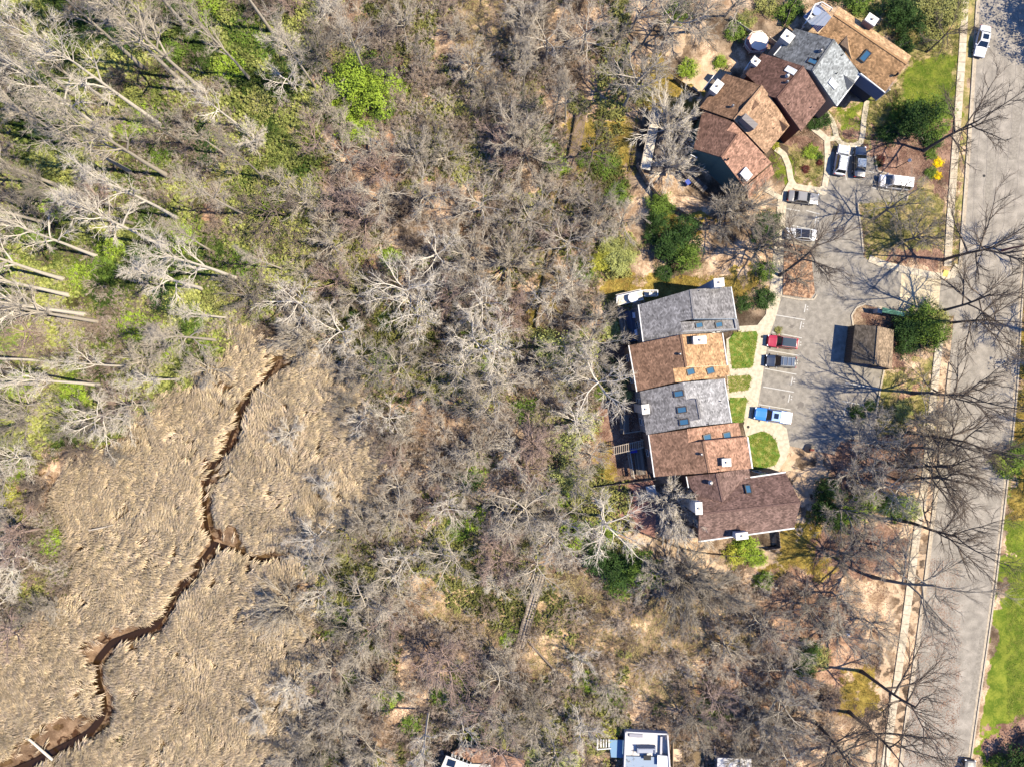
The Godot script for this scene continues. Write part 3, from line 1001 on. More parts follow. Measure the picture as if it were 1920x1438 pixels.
	ridge(h, [1311, 964, 8.6, 1502, 942, 8.6], m2)
	ridge(h, [1344, 887, 8.4, 1356, 941, 8.4], m2)
	chimney(h, 1311, 953, 9.6, 0, 0.85, 1.6, 0.05, M.white)
	chimney(h, 1392, 1005, 8.6, 0, 1.6, 0.85, 0.12, M.white)
	saddle(h, [1384, 985, 1376, 1000, 1403, 997], m2)
	skylight(h, 1403, 917, 7.2, 0.75, 1.15, M.sky_glass)
	roof_vent(h, 1331, 904, 8, 0.22, M.cap)
	trim_edge(h, [1310, 1015, 6, 1490, 990, 6], M.white, "gutter", 0.18)
	trim_edge(h, [1397, 896, 5.95, 1473, 885, 5.65], M.white, "gutter", 0.18)
	trim_edge(h, [1287, 893, 6.2, 1291, 914, 6.2], M.white)

	# ---- upper row, from the street inwards
	h = thing("townhouse", "orange roofed townhouse with brick chimney, nearest the street in the upper row", "townhouse", Vector3.ZERO, 0.0, row)
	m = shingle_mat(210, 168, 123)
	m2 = shingle_mat(238, 198, 153)  # strip and saddle on the sun side, sunlight mixed into the tone
	walls(h, [1540, 58, 6.9, 1562, 27, 9, 1574, 12, 7.4, 1710, 105, 7.4, 1701, 120, 9, 1668, 163, 6.9], siding.call(70, 76, 92), 0.5, false)
	for e in [[1607, 134, 6.3, 1660, 174, 6.3], [1660, 174, 6.3, 1676, 153, 6.3]]:
		step_wall(h, [e[0], e[1], e[2]], [e[3], e[4], e[5]], 2.4, siding.call(112, 130, 162))
	slope(h, [1535, 64, 6.6, 1564, 27, 9, 1701, 120, 9, 1660, 174, 6.6], m)
	slope(h, [1564, 27, 9, 1574, 12, 7.2, 1710, 105, 7.2, 1701, 120, 9], m2)
	saddle(h, [1591, 64, 1576, 83, 1599, 116], m2)
	ridge(h, [1564, 27, 9, 1701, 120, 9], m)
	skylight(h, 1622, 106, 7.6, 0.85, 1.4, M.sky_glass)
	chimney(h, 1636, 36, 9.4, 0, 1.5, 1.1, -0.6, tex(mat(K(190, 150, 130), 0.9), siding_tex, 1.0))
	roof_vent(h, 1682, 140, 7.2, 0.12, M.dark)
	trim_edge(h, [1614, 138, 6.6, 1660, 174, 6.6], M.white)
	for q in [[1642, 189], [1606, 163]]:
		var b := MB.new()
		b.bar(P(q[0], q[1], 0) + Vector3(0, 4.1, 0), P(q[0], q[1], 0), 0.16, 0.16)
		part("porch_post", b, M.white, h)

	h = thing("townhouse", "pale blue-grey roofed townhouse between the orange and the dark brown roofs", "townhouse", Vector3.ZERO, 0.0, row)
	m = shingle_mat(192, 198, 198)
	m2 = shingle_mat(139, 143, 146)  # back slope and saddle carry their shade as colour
	walls(h, [1451, 104, 6, 1491, 53, 6, 1565, 74, 9.2, 1614, 138, 6, 1569, 199, 6, 1524, 133, 9.2], siding.call(206, 186, 158), 0.3, false)
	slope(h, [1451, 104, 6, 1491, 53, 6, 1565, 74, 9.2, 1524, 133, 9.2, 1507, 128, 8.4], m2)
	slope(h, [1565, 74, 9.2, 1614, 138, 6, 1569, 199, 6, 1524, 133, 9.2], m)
	saddle(h, [1582, 140, 1604, 152, 1590, 170], m2)
	ridge(h, [1565, 74, 9.2, 1524, 133, 9.2], m2)
	skylight(h, 1524, 116, 8.4, 0.75, 1.25, M.sky_glass)
	skylight(h, 1562, 157, 7, 0.75, 1.35, M.sky_white)
	chimney(h, 1478, 68, 7.4, 0, 1.5, 1.3, -0.65, siding.call(250, 242, 226))
	roof_vent(h, 1538, 97, 8.7, 0.2, M.galv)
	roof_vent(h, 1532, 112, 8.8, 0.13, M.dark)
	pipe(h, 1579, 104, 7.6); pipe(h, 1569, 138, 7.4)
	trim_edge(h, [1614, 138, 6, 1569, 199, 6], M.white, "gutter", 0.2)
	trim_edge(h, [1451, 104, 6, 1466, 86, 6], M.white)

	h = thing("townhouse", "dark reddish brown roofed townhouse with white skylight, middle house of the upper row", "townhouse", Vector3.ZERO, 0.0, row)
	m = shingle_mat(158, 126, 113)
	m2 = shingle_mat(132, 102, 91)  # shade on the back slope is part of this darker tone
	walls(h, [1398, 139, 6, 1430, 100, 6, 1507, 124, 9, 1549, 190, 6, 1503, 246, 6, 1458, 184, 9], siding.call(160, 92, 74), 0.3, false)
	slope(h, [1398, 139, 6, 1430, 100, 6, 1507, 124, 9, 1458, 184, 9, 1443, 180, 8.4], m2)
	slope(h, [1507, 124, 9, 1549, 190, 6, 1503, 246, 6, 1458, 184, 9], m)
	ridge(h, [1507, 124, 9, 1458, 184, 9], m2)
	skylight(h, 1483, 133, 8.3, 0.75, 1.4, M.sky_white)
	roof_vent(h, 1475, 144, 8.3, 0.2, M.cap)
	roof_vent(h, 1475, 155, 8.3, 0.14, M.galv)
	chimney(h, 1418, 115, 6.9, 0, 0.9, 0.9, -0.65, siding.call(246, 240, 228))
	pipe(h, 1479, 196, 8); pipe(h, 1521, 202, 6.8)

	h = thing("townhouse", "light brown roofed townhouse with a grey dormer, second from the wood in the upper row", "townhouse", Vector3.ZERO, 0.0, row)
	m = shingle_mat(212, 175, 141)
	m2 = shingle_mat(158, 126, 101)  # unlit slope and saddle of the same roof, shade in the colour
	walls(h, [1312, 202, 6, 1361, 138, 6, 1430, 161, 9, 1481, 236, 6, 1437, 289, 6, 1376, 224, 9], siding.call(104, 92, 84), 0.3, false)
	slope(h, [1312, 202, 6, 1361, 138, 6, 1430, 161, 8.9, 1413, 184, 8.9, 1424, 195, 8.4, 1395, 224, 8.4, 1385, 216, 8.9, 1377, 225, 8.9], m2)
	slope(h, [1430, 161, 9, 1445, 181, 8, 1481, 236, 6, 1437, 289, 6, 1377, 225, 9], m)
	ridge(h, [1430, 161, 9, 1377, 225, 9], m)
	saddle(h, [1460, 224, 1479, 235, 1467, 249], m2)
	skylight(h, 1410, 172, 8.6, 0.75, 1.25, M.sky_glass)
	roof_vent(h, 1373, 200, 8.4, 0.14, M.galv)
	chimney(h, 1345, 162, 7.6, 0, 1.1, 1.7, -0.65, siding.call(206, 198, 194))
	var dm := MB.new()
	var da := P(1393, 217, 8.9)
	var db := P(1418, 236, 8.9)
	dm.bar(da - Vector3(0, 0.55, 0), db - Vector3(0, 0.9, 0), 0.9, 1.5)
	part("dormer", dm, siding.call(150, 144, 140), h)
	pipe(h, 1409, 245, 7.8); pipe(h, 1451, 241, 7)

	h = thing("townhouse", "salmon red roofed townhouse with teal end wall, beside the wood", "townhouse", Vector3.ZERO, 0.0, row)
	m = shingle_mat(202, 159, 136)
	m2 = shingle_mat(158, 123, 105)  # back slope of one roof in a tone dimmed for shade
	walls(h, [1301, 279, 5.6, 1318, 208, 5.8, 1376, 229, 8.6, 1447, 305, 5.6, 1395, 350, 5.2, 1353, 295, 8.6], siding.call(96, 128, 126), 0.3, false)
	slope(h, [1301, 279, 5.6, 1318, 206, 5.8, 1376, 229, 8.6, 1363, 245, 8.6, 1384, 252, 8.4, 1353, 295, 8.6], m2)
	slope(h, [1376, 229, 8.6, 1447, 305, 5.6, 1395, 350, 5.2, 1353, 295, 8.6, 1384, 252, 8.55, 1363, 245, 8.6], m)
	ridge(h, [1384, 252, 8.6, 1353, 295, 8.6], m2)
	skylight(h, 1399, 327, 6.6, 1.15, 1.5, M.sky_white)
	pipe(h, 1434, 299, 6)
	roof_vent(h, 1364, 300, 8, 0.1, M.dark)
	slope(h, [1396, 352, 4.6, 1447, 309, 4.6, 1453, 326, 3.4, 1404, 374, 3.4], m, "garage_roof")
	walls(h, [1397, 353, 4.5, 1447, 311, 4.5, 1451, 326, 3.4, 1404, 372, 3.4], siding.call(170, 130, 112), 0.2)
	var at := P(1301, 292, 4.2)
	window(h, at + Vector3(-0.1, 0, 0.25), Vector3(-0.42, 0, 0.9).normalized(), Vector3(0.9, 0, 0.42).normalized(), 1.0, 1.1)

	# ---- houses cut by the lower edge
	h = thing("house", "red roofed house with white upper wall among bare trees at the bottom edge", "house", Vector3.ZERO, 0.0, "houses at the lower edge")
	m = shingle_mat(202, 161, 134)
	walls(h, [832, 1436, 2.2, 862, 1401, 2.6, 985, 1425, 2.4, 975, 1475, 2.4, 860, 1480, 2.6], siding.call(244, 238, 222), 0.3, false)
	slope(h, [845, 1412, 2.4, 862, 1401, 2.7, 900, 1404, 3.0, 985, 1426, 2.5, 978, 1446, 2.4, 890, 1432, 3.0], m)
	slope(h, [826, 1440, 3.2, 836, 1418, 3.2, 878, 1432, 3.3, 920, 1434, 3.3, 925, 1470, 3.3, 830, 1475, 3.2], tex(mat(K(246, 242, 228), 0.8), grain(128, 41, 0.8, 1.0, 0.04, 0.3), 4.0), "flat_roof")
	for i in 6:
		var b := MB.new()
		b.bar(P(848 + i * 7, 1413 + i * 3.2, 3.9), P(846 + i * 7, 1422 + i * 3.2, 3.5), 0.1, 0.1)
		part("railing_post", b, M.white, h)
	trim_edge(h, [836, 1417, 4.0, 882, 1434, 4.0], M.white, "railing")
	var wb := MB.new()
	wb.box(P(846, 1431, 3.25), Vector3(1.2, 0.1, 1.0), Basis(Vector3.UP, -0.3))
	part("roof_hatch", wb, M.glass, h)

	h = thing("house", "flat white roof terrace with blue-grey seating, at the bottom of the photo", "house", Vector3.ZERO, 0.0, "houses at the lower edge")
	var wr := tex(mat(K(244, 242, 240), 0.8), grain(256, 42, 0.75, 1.0, 0.03, 0.3), 6.0)
	walls(h, [1172, 1370, 1.4, 1252, 1374, 1.4, 1258, 1480, 1.4, 1168, 1480, 1.4], siding.call(150, 176, 196), 0.1, false)
	slope(h, [1173, 1373, 1.5, 1251, 1377, 1.5, 1256, 1480, 1.5, 1169, 1480, 1.5], wr, "flat_roof")
	trim_edge(h, [1173, 1370, 2.0, 1251, 1374, 2.0, 1257, 1470, 2.0], mat(K(214, 214, 216), 0.8), "parapet", 0.2, 0.9)
	trim_edge(h, [1173, 1370, 2.0, 1169, 1470, 2.0], mat(K(214, 214, 216), 0.8), "parapet", 0.2, 0.9)
	slope(h, [1142, 1387, 1.2, 1170, 1388, 1.2, 1168, 1421, 1.2, 1146, 1420, 1.2], mat(K(120, 156, 186), 0.6), "side_deck", 0.2)
	slope(h, [1172, 1418, 1.75, 1256, 1420, 1.75, 1257, 1480, 1.75, 1169, 1480, 1.75], mat(K(150, 166, 184), 0.7), "blue_floor", 0.2)
	slope(h, [1233, 1416, 2.3, 1256, 1418, 2.3, 1257, 1438, 2.3, 1233, 1437, 2.3], M.white, "glass_hatch", 0.3)
	trim_edge(h, [1240, 1380, 1.75, 1239, 1415, 1.75], mat(K(190, 190, 196), 0.8), "duct", 0.3, 0.4)
	trim_edge(h, [1180, 1378, 1.65, 1205, 1379, 1.65], mat(K(160, 160, 170), 0.8), "duct", 0.5, 0.25)
	for i in 4:
		var b := MB.new()
		b.bar(P(1127 + i * 5, 1386, 1.2), P(1127 + i * 5, 1401, 1.2), 0.16, 0.12)
		part("trellis_slat", b, M.white, h)
	trim_edge(h, [1121, 1385, 1.3, 1120, 1405, 1.3, 1146, 1403, 1.3], M.white, "side_railing")
	var sofa := thing("patio_sofa", "grey L-shaped sofa on the white roof terrace", "sofa", P(1211, 1404, 1.5))
	var b := MB.new()
	b.box(Vector3(0, 0.22, 0), Vector3(2.4, 0.44, 0.8)); part("seat", b, mat(K(170, 176, 190), 0.9), sofa)
	b = MB.new()
	b.box(Vector3(0, 0.55, -0.5), Vector3(2.4, 1.1, 0.2)); part("backrest", b, mat(K(150, 158, 174), 0.9), sofa)
	for s in [-1, 1]:
		b = MB.new()
		b.box(Vector3(s * 1.3, 0.32, -0.1), Vector3(0.2, 0.64, 1.0)); part("armrest", b, mat(K(150, 158, 174), 0.9), sofa)
	var tb := thing("patio_table", "small dark table before the sofa on the white roof terrace", "table", P(1213, 1418, 1.76))
	b = MB.new()
	b.box(Vector3(0, 0.42, 0), Vector3(1.1, 0.06, 0.7)); part("table_top", b, M.dark, tb)
	for q in [[-1, -1], [1, -1], [-1, 1], [1, 1]]:
		b = MB.new()
		b.box(Vector3(q[0] * 0.48, 0.2, q[1] * 0.28), Vector3(0.06, 0.39, 0.06)); part("leg", b, M.dark, tb)
	var rd := thing("raised_terrace", "brown fenced back yard with small wooden platform, right of the white roof terrace", "terrace", Vector3.ZERO)
	slope(rd, [1262, 1390, 0.2, 1340, 1392, 0.2, 1344, 1440, 0.2, 1262, 1440, 0.2], tex(mat(K(170, 146, 110), 0.95), grain(256, 43, 0.5, 1.0, 0.05, 0.5), 4.0), "terrace_floor", 0.2)
	slope(rd, [1263, 1404, 0.5, 1278, 1404, 0.5, 1280, 1428, 0.5, 1263, 1428, 0.5], mat(K(232, 202, 168), 0.85), "wood_platform", 0.3)
	trim_edge(rd, [1261, 1388, 1.3, 1261, 1440, 1.3], mat(K(170, 150, 124), 0.9), "terrace_fence", 0.08, 1.2)
	trim_edge(rd, [1340, 1398, 0.6, 1340, 1425, 0.6], M.white, "terrace_kerb", 0.12, 0.4)
	h = thing("shed", "small pale grey flat roof shed, right of the fenced yard at the bottom", "shed", Vector3.ZERO)
	walls(h, [1347, 1422, 2.6, 1408, 1424, 2.6, 1410, 1470, 2.6, 1345, 1470, 2.6], siding.call(190, 186, 180), 0.1)
	slope(h, [1346, 1421, 2.7, 1409, 1423, 2.7, 1411, 1470, 2.7, 1344, 1470, 2.7], wr, "flat_roof")

	# ---- bin shelter of the lot
	h = thing("bin_shelter", "small brown gabled bin shelter with lattice gates standing in the parking lot", "shelter", Vector3.ZERO)
	m = shingle_mat(132, 121, 106)
	m2 = shingle_mat(182, 161, 136)  # sunward slope of one roof, its light put into the colour
	slope(h, [1604, 609, 2.6, 1648, 612, 4.0, 1642, 684, 4.0, 1596, 680, 2.6], m)
	slope(h, [1648, 612, 4.0, 1677, 619, 2.6, 1673, 693, 2.6, 1642, 684, 4.0], m2)
	ridge(h, [1648, 612, 4.0, 1642, 684, 4.0], m2)
	for q in [[[1606, 611], [1675, 620]], [[1675, 620], [1671, 691]], [[1606, 611], [1598, 678]]]:
		for k in 14:
			var f0 := k / 14.0
			var f1 := (k + 0.9) / 14.0
			var a := P(q[0][0], q[0][1], 2.5).lerp(P(q[1][0], q[1][1], 2.5), f0)
			var c := P(q[0][0], q[0][1], 2.5).lerp(P(q[1][0], q[1][1], 2.5), f1)
			b = MB.new()
			b.box((a + c) * 0.5 * Vector3(1, 0, 1) + Vector3(0, 1.15, 0), Vector3(0.05, 2.3, a.distance_to(c)), Basis.looking_at(c - a))
			part("board", b, M.fence, h)
	for q in [[1599, 679], [1620, 681], [1645, 687], [1671, 692], [1675, 620], [1606, 611]]:
		b = MB.new()
		var at2 := P(q[0], q[1], 2.4)
		b.box(Vector3(at2.x, 1.25, at2.z), Vector3(0.16, 2.5, 0.16))
		part("post", b, M.fence, h)
	for q in [[1602, 679, 1645, 686], [1648, 687, 1668, 691]]:
		var a := P(q[0], q[1], 2.2)
		var c := P(q[2], q[3], 2.2)
		a = Vector3(a.x, 0.2, a.z)
		c = Vector3(c.x, 0.2, c.z)
		var g := MB.new()
		g.bar(a, c, 0.06, 0.1); g.bar(a + Vector3(0, 1.7, 0), c + Vector3(0, 1.7, 0), 0.06, 0.1)
		var gate := part("gate", g, M.gate, h)
		for k in 15:
			b = MB.new()
			var e := a.lerp(c, k / 14.0)
			b.box(e + Vector3(0, 0.85, 0), Vector3(0.09, 1.6, 0.03), Basis.looking_at(c - a).rotated(Vector3.UP, PI / 2))
			part("slat", b, M.gate, gate)
	# ---- mailbox shelter
	h = thing("mailbox_shelter", "narrow green tiled mailbox shelter on the mulch island by the lot entrance", "mailboxes", Vector3.ZERO)
	slope(h, [1656, 576, 2.5, 1697, 587, 2.5, 1697, 594, 2.2, 1655, 586, 2.2], shingle_mat(107, 157, 137), "roof_slope", 0.12)
	b = MB.new()
	b.bar(P(1660, 583, 1.2), P(1692, 590, 1.2), 0.5, 1.3)
	part("mailbox_bank", b, mat(K(150, 156, 150), 0.5, 0.4), h)
	for q in [[1657, 580], [1694, 589]]:
		b = MB.new()
		b.bar(P(q[0], q[1], 2.3), P(q[0], q[1], 2.3) * Vector3(1, 0, 1), 0.14, 0.14)
		part("post", b, M.fence, h)
	b = MB.new()
	b.box(P(1651, 583, 1.4) * Vector3(1, 0.5, 1), Vector3(0.7, 1.4, 0.7), Basis(Vector3.UP, -0.2))
	part("parcel_box", b, mat(K(200, 196, 186), 0.7), h)

var siding_tex: Texture2D
func board_tex() -> ImageTexture:
	var out := Image.create(256, 256, false, Image.FORMAT_RGB8)
	var g := RandomNumberGenerator.new()
	g.seed = 9
	for y in 256:
		for x in 256:
			var k := 1.0 - 0.35 * float(y % 16 == 0) - 0.1 * g.randf() - 0.06 * sin((y / 16) * 2.3)
			out.set_pixel(x, y, Color(k, k, k))
	return ImageTexture.create_from_image(out)

# ---------------------------------------------------------------- vehicles
func car(style: String, px: float, py: float, hx: float, hy: float, paint: Color, label: String, category: String, roof_c = null, group := "cars parked in the lot", ground_y := 0.027) -> Node3D:
	var base := P(px, py, 0.6)
	var o := thing({"sedan": "parked_car", "suv": "parked_car", "van": "parked_van", "pickup": "pickup_truck"}[style], label, category, Vector3(base.x, ground_y, base.z), atan2(-hy, hx), group)
	var D: Dictionary = {
		"sedan": {"L": 4.7, "W": 1.82, "hood": 0.88, "roof": 1.42, "a": 1.05, "b": 0.3, "c": -1.0, "d": -1.65, "rear": 0.98},
		"suv": {"L": 4.6, "W": 1.86, "hood": 0.98, "roof": 1.68, "a": 1.0, "b": 0.35, "c": -1.75, "d": -2.12, "rear": 1.02},
		"van": {"L": 5.0, "W": 1.95, "hood": 1.05, "roof": 1.88, "a": 1.75, "b": 1.0, "c": -2.2, "d": -2.4, "rear": 1.1},
		"pickup": {"L": 5.7, "W": 1.98, "hood": 1.12, "roof": 1.86, "a": 1.15, "b": 0.55, "c": -0.75, "d": -0.95, "rear": 1.12}}[style]
	var pl := paint.srgb_to_linear()
	var pk := 0.5 if pl.r > 0.6 and pl.g > 0.6 else 0.42
	var pm := mat(Color(pl.r * pk, pl.g * pk, pl.b * pk).linear_to_srgb(), 0.3, 0.0, 0.5)
	pm.clearcoat_enabled = true
	pm.clearcoat = 0.15
	pm.clearcoat_roughness = 0.1
	var L: float = D.L * 0.5
	var w: float = D.W * 0.5
	var xs := [-L, -L + 0.08, -L + 0.3, -L + 0.7, D.d, D.c, 0.0, D.a, D.a + 0.35, L - 0.75, L - 0.35, L - 0.12, L]
	xs.sort()
	var rings := []
	for x in xs:
		var t: float = absf(x) / L
		var hw := w * (1.0 - 0.16 * pow(t, 6.0)) * (0.93 if t > 0.97 else 1.0)
		var top: float = D.hood - 0.12 * smoothstep(0.3, 1.0, x / L) if x > D.a else (D.rear - 0.06 * smoothstep(0.75, 1.0, -x / L) if x < D.d else lerpf(D.rear, D.hood, (x - D.d) / (D.a - D.d)))
		if t > 0.97: top -= 0.14
		var low := 0.26 + (0.12 if t > 0.95 else 0.0)
		rings.append([Vector3(x, low, -hw * 0.9), Vector3(x, 0.48, -hw), Vector3(x, top - 0.16, -hw * 0.985), Vector3(x, top - 0.03, -hw * 0.9), Vector3(x, top + 0.02, -hw * 0.45), Vector3(x, top + 0.03, 0.0),
			Vector3(x, top + 0.02, hw * 0.45), Vector3(x, top - 0.03, hw * 0.9), Vector3(x, top - 0.16, hw * 0.985), Vector3(x, 0.48, hw), Vector3(x, low, hw * 0.9)])
	var b := MB.new()
	for i in rings.size() - 1:
		for j in 11:
			var A: Vector3 = rings[i][j]
			var B: Vector3 = rings[i][(j + 1) % 11]
			var C: Vector3 = rings[i + 1][(j + 1) % 11]
			var E: Vector3 = rings[i + 1][j]
			b.quad(A, B, C, E, (A + C) * 0.5 - Vector3((A.x + C.x) * 0.5, 0.6, 0))
	for i in [0, rings.size() - 1]:
		for j in range(1, 10):
			var hint := Vector3(-1 if i == 0 else 1, 0, 0)
			b.quad(rings[i][0], rings[i][j], rings[i][j + 1], rings[i][0], hint)
	part("body", b, pm, o)
	# cabin: painted shell, then the glass set into it
	var wb := w * 0.93
	var wr := w * 0.74
	var y0: float = minf(D.hood, D.rear) - 0.05
	var q := [Vector3(D.a, y0, -wb), Vector3(D.a, y0, wb), Vector3(D.d, y0, wb), Vector3(D.d, y0, -wb)]
	var r := [Vector3(D.b, D.roof - 0.05, -wr), Vector3(D.b, D.roof - 0.05, wr), Vector3(D.c, D.roof - 0.05, wr), Vector3(D.c, D.roof - 0.05, -wr)]
	var sh := MB.new()
	var mid := Vector3((D.b + D.c) * 0.5, y0 + 0.2, 0)
	for k in 4:
		sh.quad(q[k], q[(k + 1) % 4], r[(k + 1) % 4], r[k], (q[k] + r[(k + 1) % 4]) * 0.5 - mid)
	sh.quad(r[0], r[1], r[2], r[3], Vector3.UP)
	part("cabin", sh, pm, o)
	var rf := MB.new()
	var rm := pm
	if roof_c != null:
		var rc: Color = roof_c.srgb_to_linear()
		rm = mat(Color(rc.r * 0.42, rc.g * 0.42, rc.b * 0.42).linear_to_srgb(), 0.15, 0.0, 0.5)
	var rl: float = D.b - D.c
	rf.box(Vector3((D.b + D.c) * 0.5, D.roof - 0.03, 0), Vector3(rl - 0.06, 0.05, wr * 2 - 0.08))
	rf.box(Vector3((D.b + D.c) * 0.5, D.roof + 0.01, 0), Vector3(rl - 0.35, 0.03, wr * 2 - 0.4))
	part("roof", rf, rm, o)
	for k in 4:
		var A: Vector3 = q[k]
		var B: Vector3 = q[(k + 1) % 4]
		var C: Vector3 = r[(k + 1) % 4]
		var E: Vector3 = r[k]
		var nn := (C - A).cross(B - A).normalized()
		var cen := (A + B + C + E) * 0.25
		if nn.dot(cen - mid) < 0: nn = -nn
		var g := MB.new()
		var off := nn * 0.012
		var f := 0.88
		g.quad(cen + (A - cen) * f + off, cen + (B - cen) * f + off, cen + (C - cen) * f + off, cen + (E - cen) * f + off, nn)
		part(["windshield", "side_window", "rear_window", "side_window"][k], g, M.glass, o)
	for sx in [L - 0.92, -L + 0.95]:
		for s in [-1, 1]:
			var wh := MB.new()
			var c := Vector3(sx, 0.34, s * (w - 0.1))
			wh.tube([c - Vector3(0, 0, 0.11), c + Vector3(0, 0, 0.11)], [0.34, 0.34], 14)
			wh.cap(c + Vector3(0, 0, 0.11), Vector3.BACK, 0.34, 14)
			wh.cap(c - Vector3(0, 0, 0.11), Vector3.FORWARD, 0.34, 14)
			var ty := part("wheel", wh, M.tyre, o)
			var ri := MB.new()
			ri.cap(c + Vector3(0, 0, s * 0.114), Vector3(0, 0, s), 0.21, 12)
			part("rim", ri, M.rim, ty)
	for s in [-1, 1]:
		var hl := MB.new()
		hl.box(Vector3(L - 0.14, D.hood - 0.24, s * (w * 0.68)), Vector3(0.16, 0.13, 0.38), Basis(Vector3.UP, s * 0.35))
		part("headlight", hl, M.lamp, o)
		var tl := MB.new()
		tl.box(Vector3(-L + 0.05, D.rear - 0.22, s * (w * 0.72)), Vector3(0.1, 0.14, 0.3))
		part("taillight", tl, M.tail, o)
		var mr := MB.new()
		mr.box(Vector3(D.a - 0.25, D.hood + 0.08, s * (w + 0.08)), Vector3(0.12, 0.13, 0.22))
		part("mirror", mr, pm, o)
	var bp := MB.new()
	bp.box(Vector3(L - 0.04, 0.42, 0), Vector3(0.14, 0.2, w * 1.5))
	part("bumper", bp, M.dark, o)
	bp = MB.new()
	bp.box(Vector3(-L + 0.04, 0.44, 0), Vector3(0.14, 0.2, w * 1.6))
	part("bumper", bp, M.dark, o)
	return o

func build_cars() -> void:
	M.tyre = mat(Color(0.09, 0.09, 0.09), 0.9)
	M.rim = mat(Color(0.7, 0.71, 0.72), 0.35, 0.8)
	M.lamp = mat(Color(0.85, 0.87, 0.9), 0.15)
	M.tail = mat(Color(0.5, 0.03, 0.04), 0.25)
	var white := Color(0.86, 0.87, 0.88)
	var a := car("suv", 1578, 301, 0.18, -1.0, white, "white SUV with roof rails, nose up to the U-shaped walk", "car")
	rails(a, 0.62, 3)
	car("sedan", 1612.5, 304, 0.06, -1.0, Color(0.1, 0.17, 0.27), "dark blue sedan with silver roof panel, right beside the white SUV", "car", Color(0.55, 0.6, 0.66))
	var v := car("van", 1679, 343, -1.0, -0.12, Color(0.93, 0.93, 0.93), "white van parked against the mulch bed right of the lamp post", "van")
	car("sedan", 1506, 371, 1.0, 0.12, Color(0.5, 0.5, 0.5), "grey sedan half under bare twigs at the upper left corner of the lot", "car")
	car("sedan", 1503, 440, -1.0, -0.08, white, "white sedan with black glass roof, just above the brown planting island", "car", Color(0.13, 0.13, 0.14))
	car("suv", 1467, 642, -1.0, -0.12, Color(0.68, 0.07, 0.2), "red SUV with dark glass roof parked facing the lawn", "car", Color(0.16, 0.23, 0.27))
	a = car("suv", 1464, 678, -1.0, -0.07, Color(0.07, 0.15, 0.25), "dark navy SUV with pale roof bars, parked below the red SUV", "car", Color(0.3, 0.36, 0.44))
	rails(a, 0.62, 3)
	var t := car("pickup", 1449, 779, -1.0, -0.15, Color(0.05, 0.5, 0.86), "bright blue pickup truck with a silver bed cover", "pickup truck")
	var b := MB.new()
	b.box(Vector3(-1.88, 1.16, 0), Vector3(1.72, 0.06, 1.72))
	var cov := part("bed_cover", b, M.silver, t)
	for k in 8:
		b = MB.new()
		b.box(Vector3(-2.62 + k * 0.21, 1.2, 0), Vector3(0.1, 0.03, 1.7))
		part("cover_rib", b, M.galv, cov)
	b = MB.new()
	b.box(Vector3(-0.1, 1.9, 0), Vector3(0.7, 0.03, 0.8))
	part("sunroof", b, M.glass, t)
	a = car("sedan", 1842, 78, -0.21, 1.0, white, "white sedan parked on the street at the upper right", "car", null, "cars on the street")
	b = MB.new()
	b.box(Vector3(-0.35, 1.44, 0), Vector3(0.8, 0.02, 0.9))
	part("sunroof", b, M.glass, a)
	car("suv", 1816, 1452, 0.12, -1.0, Color(0.08, 0.12, 0.18), "dark blue car cut by the bottom edge on the street", "car", null, "cars on the street")

func rails(o: Node3D, w: float, n: int) -> void:
	for s in [-1, 1]:
		var b := MB.new()
		b.box(Vector3(-0.7, 1.75, s * w), Vector3(2.0, 0.05, 0.05))
		part("roof_rail", b, M.silver, o)
	for k in n:
		var b := MB.new()
		b.box(Vector3(0.0 - k * 0.65, 1.755, 0), Vector3(0.06, 0.05, w * 2 - 0.05))
		part("cross_bar", b, M.silver, o)

# ---------------------------------------------------------------- decks, fences, small things
func planks(o: Node3D, a: Vector3, b: Vector3, w: float, n: int, mats: Array, called := "plank", th := 0.05) -> void:   # n boards lying along a-b, side by side over width w
	var d := (b - a).normalized()
	var s := Vector3.UP.cross(d).normalized()
	for k in n:
		var m := MB.new()
		var c := s * ((k + 0.5) / n - 0.5) * w
		m.box((a + b) * 0.5 + c + Vector3(0, rr(-0.006, 0.006), 0), Vector3(w / n - 0.02, th, a.distance_to(b)), Basis(s, Vector3.UP, d))
		part(called, m, mats[rng.randi() % mats.size()], o)

func rail_run(o: Node3D, pts: Array, ht: float, m: Material, gap := 1.6, balusters := false) -> void:
	for i in pts.size() - 1:
		var a: Vector3 = pts[i]
		var b: Vector3 = pts[i + 1]
		var n := maxi(1, int(round(a.distance_to(b) / gap)))
		for k in n + (1 if i == pts.size() - 2 else 0):
			var p := a.lerp(b, float(k) / n)
			var q := MB.new()
			q.box(p + Vector3(0, ht * 0.5, 0), Vector3(0.1, ht, 0.1))
			part("post", q, m, o)
		for y in [ht, ht * 0.5]:
			var q := MB.new()
			q.bar(a + Vector3(0, y, 0), b + Vector3(0, y, 0), 0.12 if y == ht else 0.06, 0.06)
			part("rail", q, m, o)

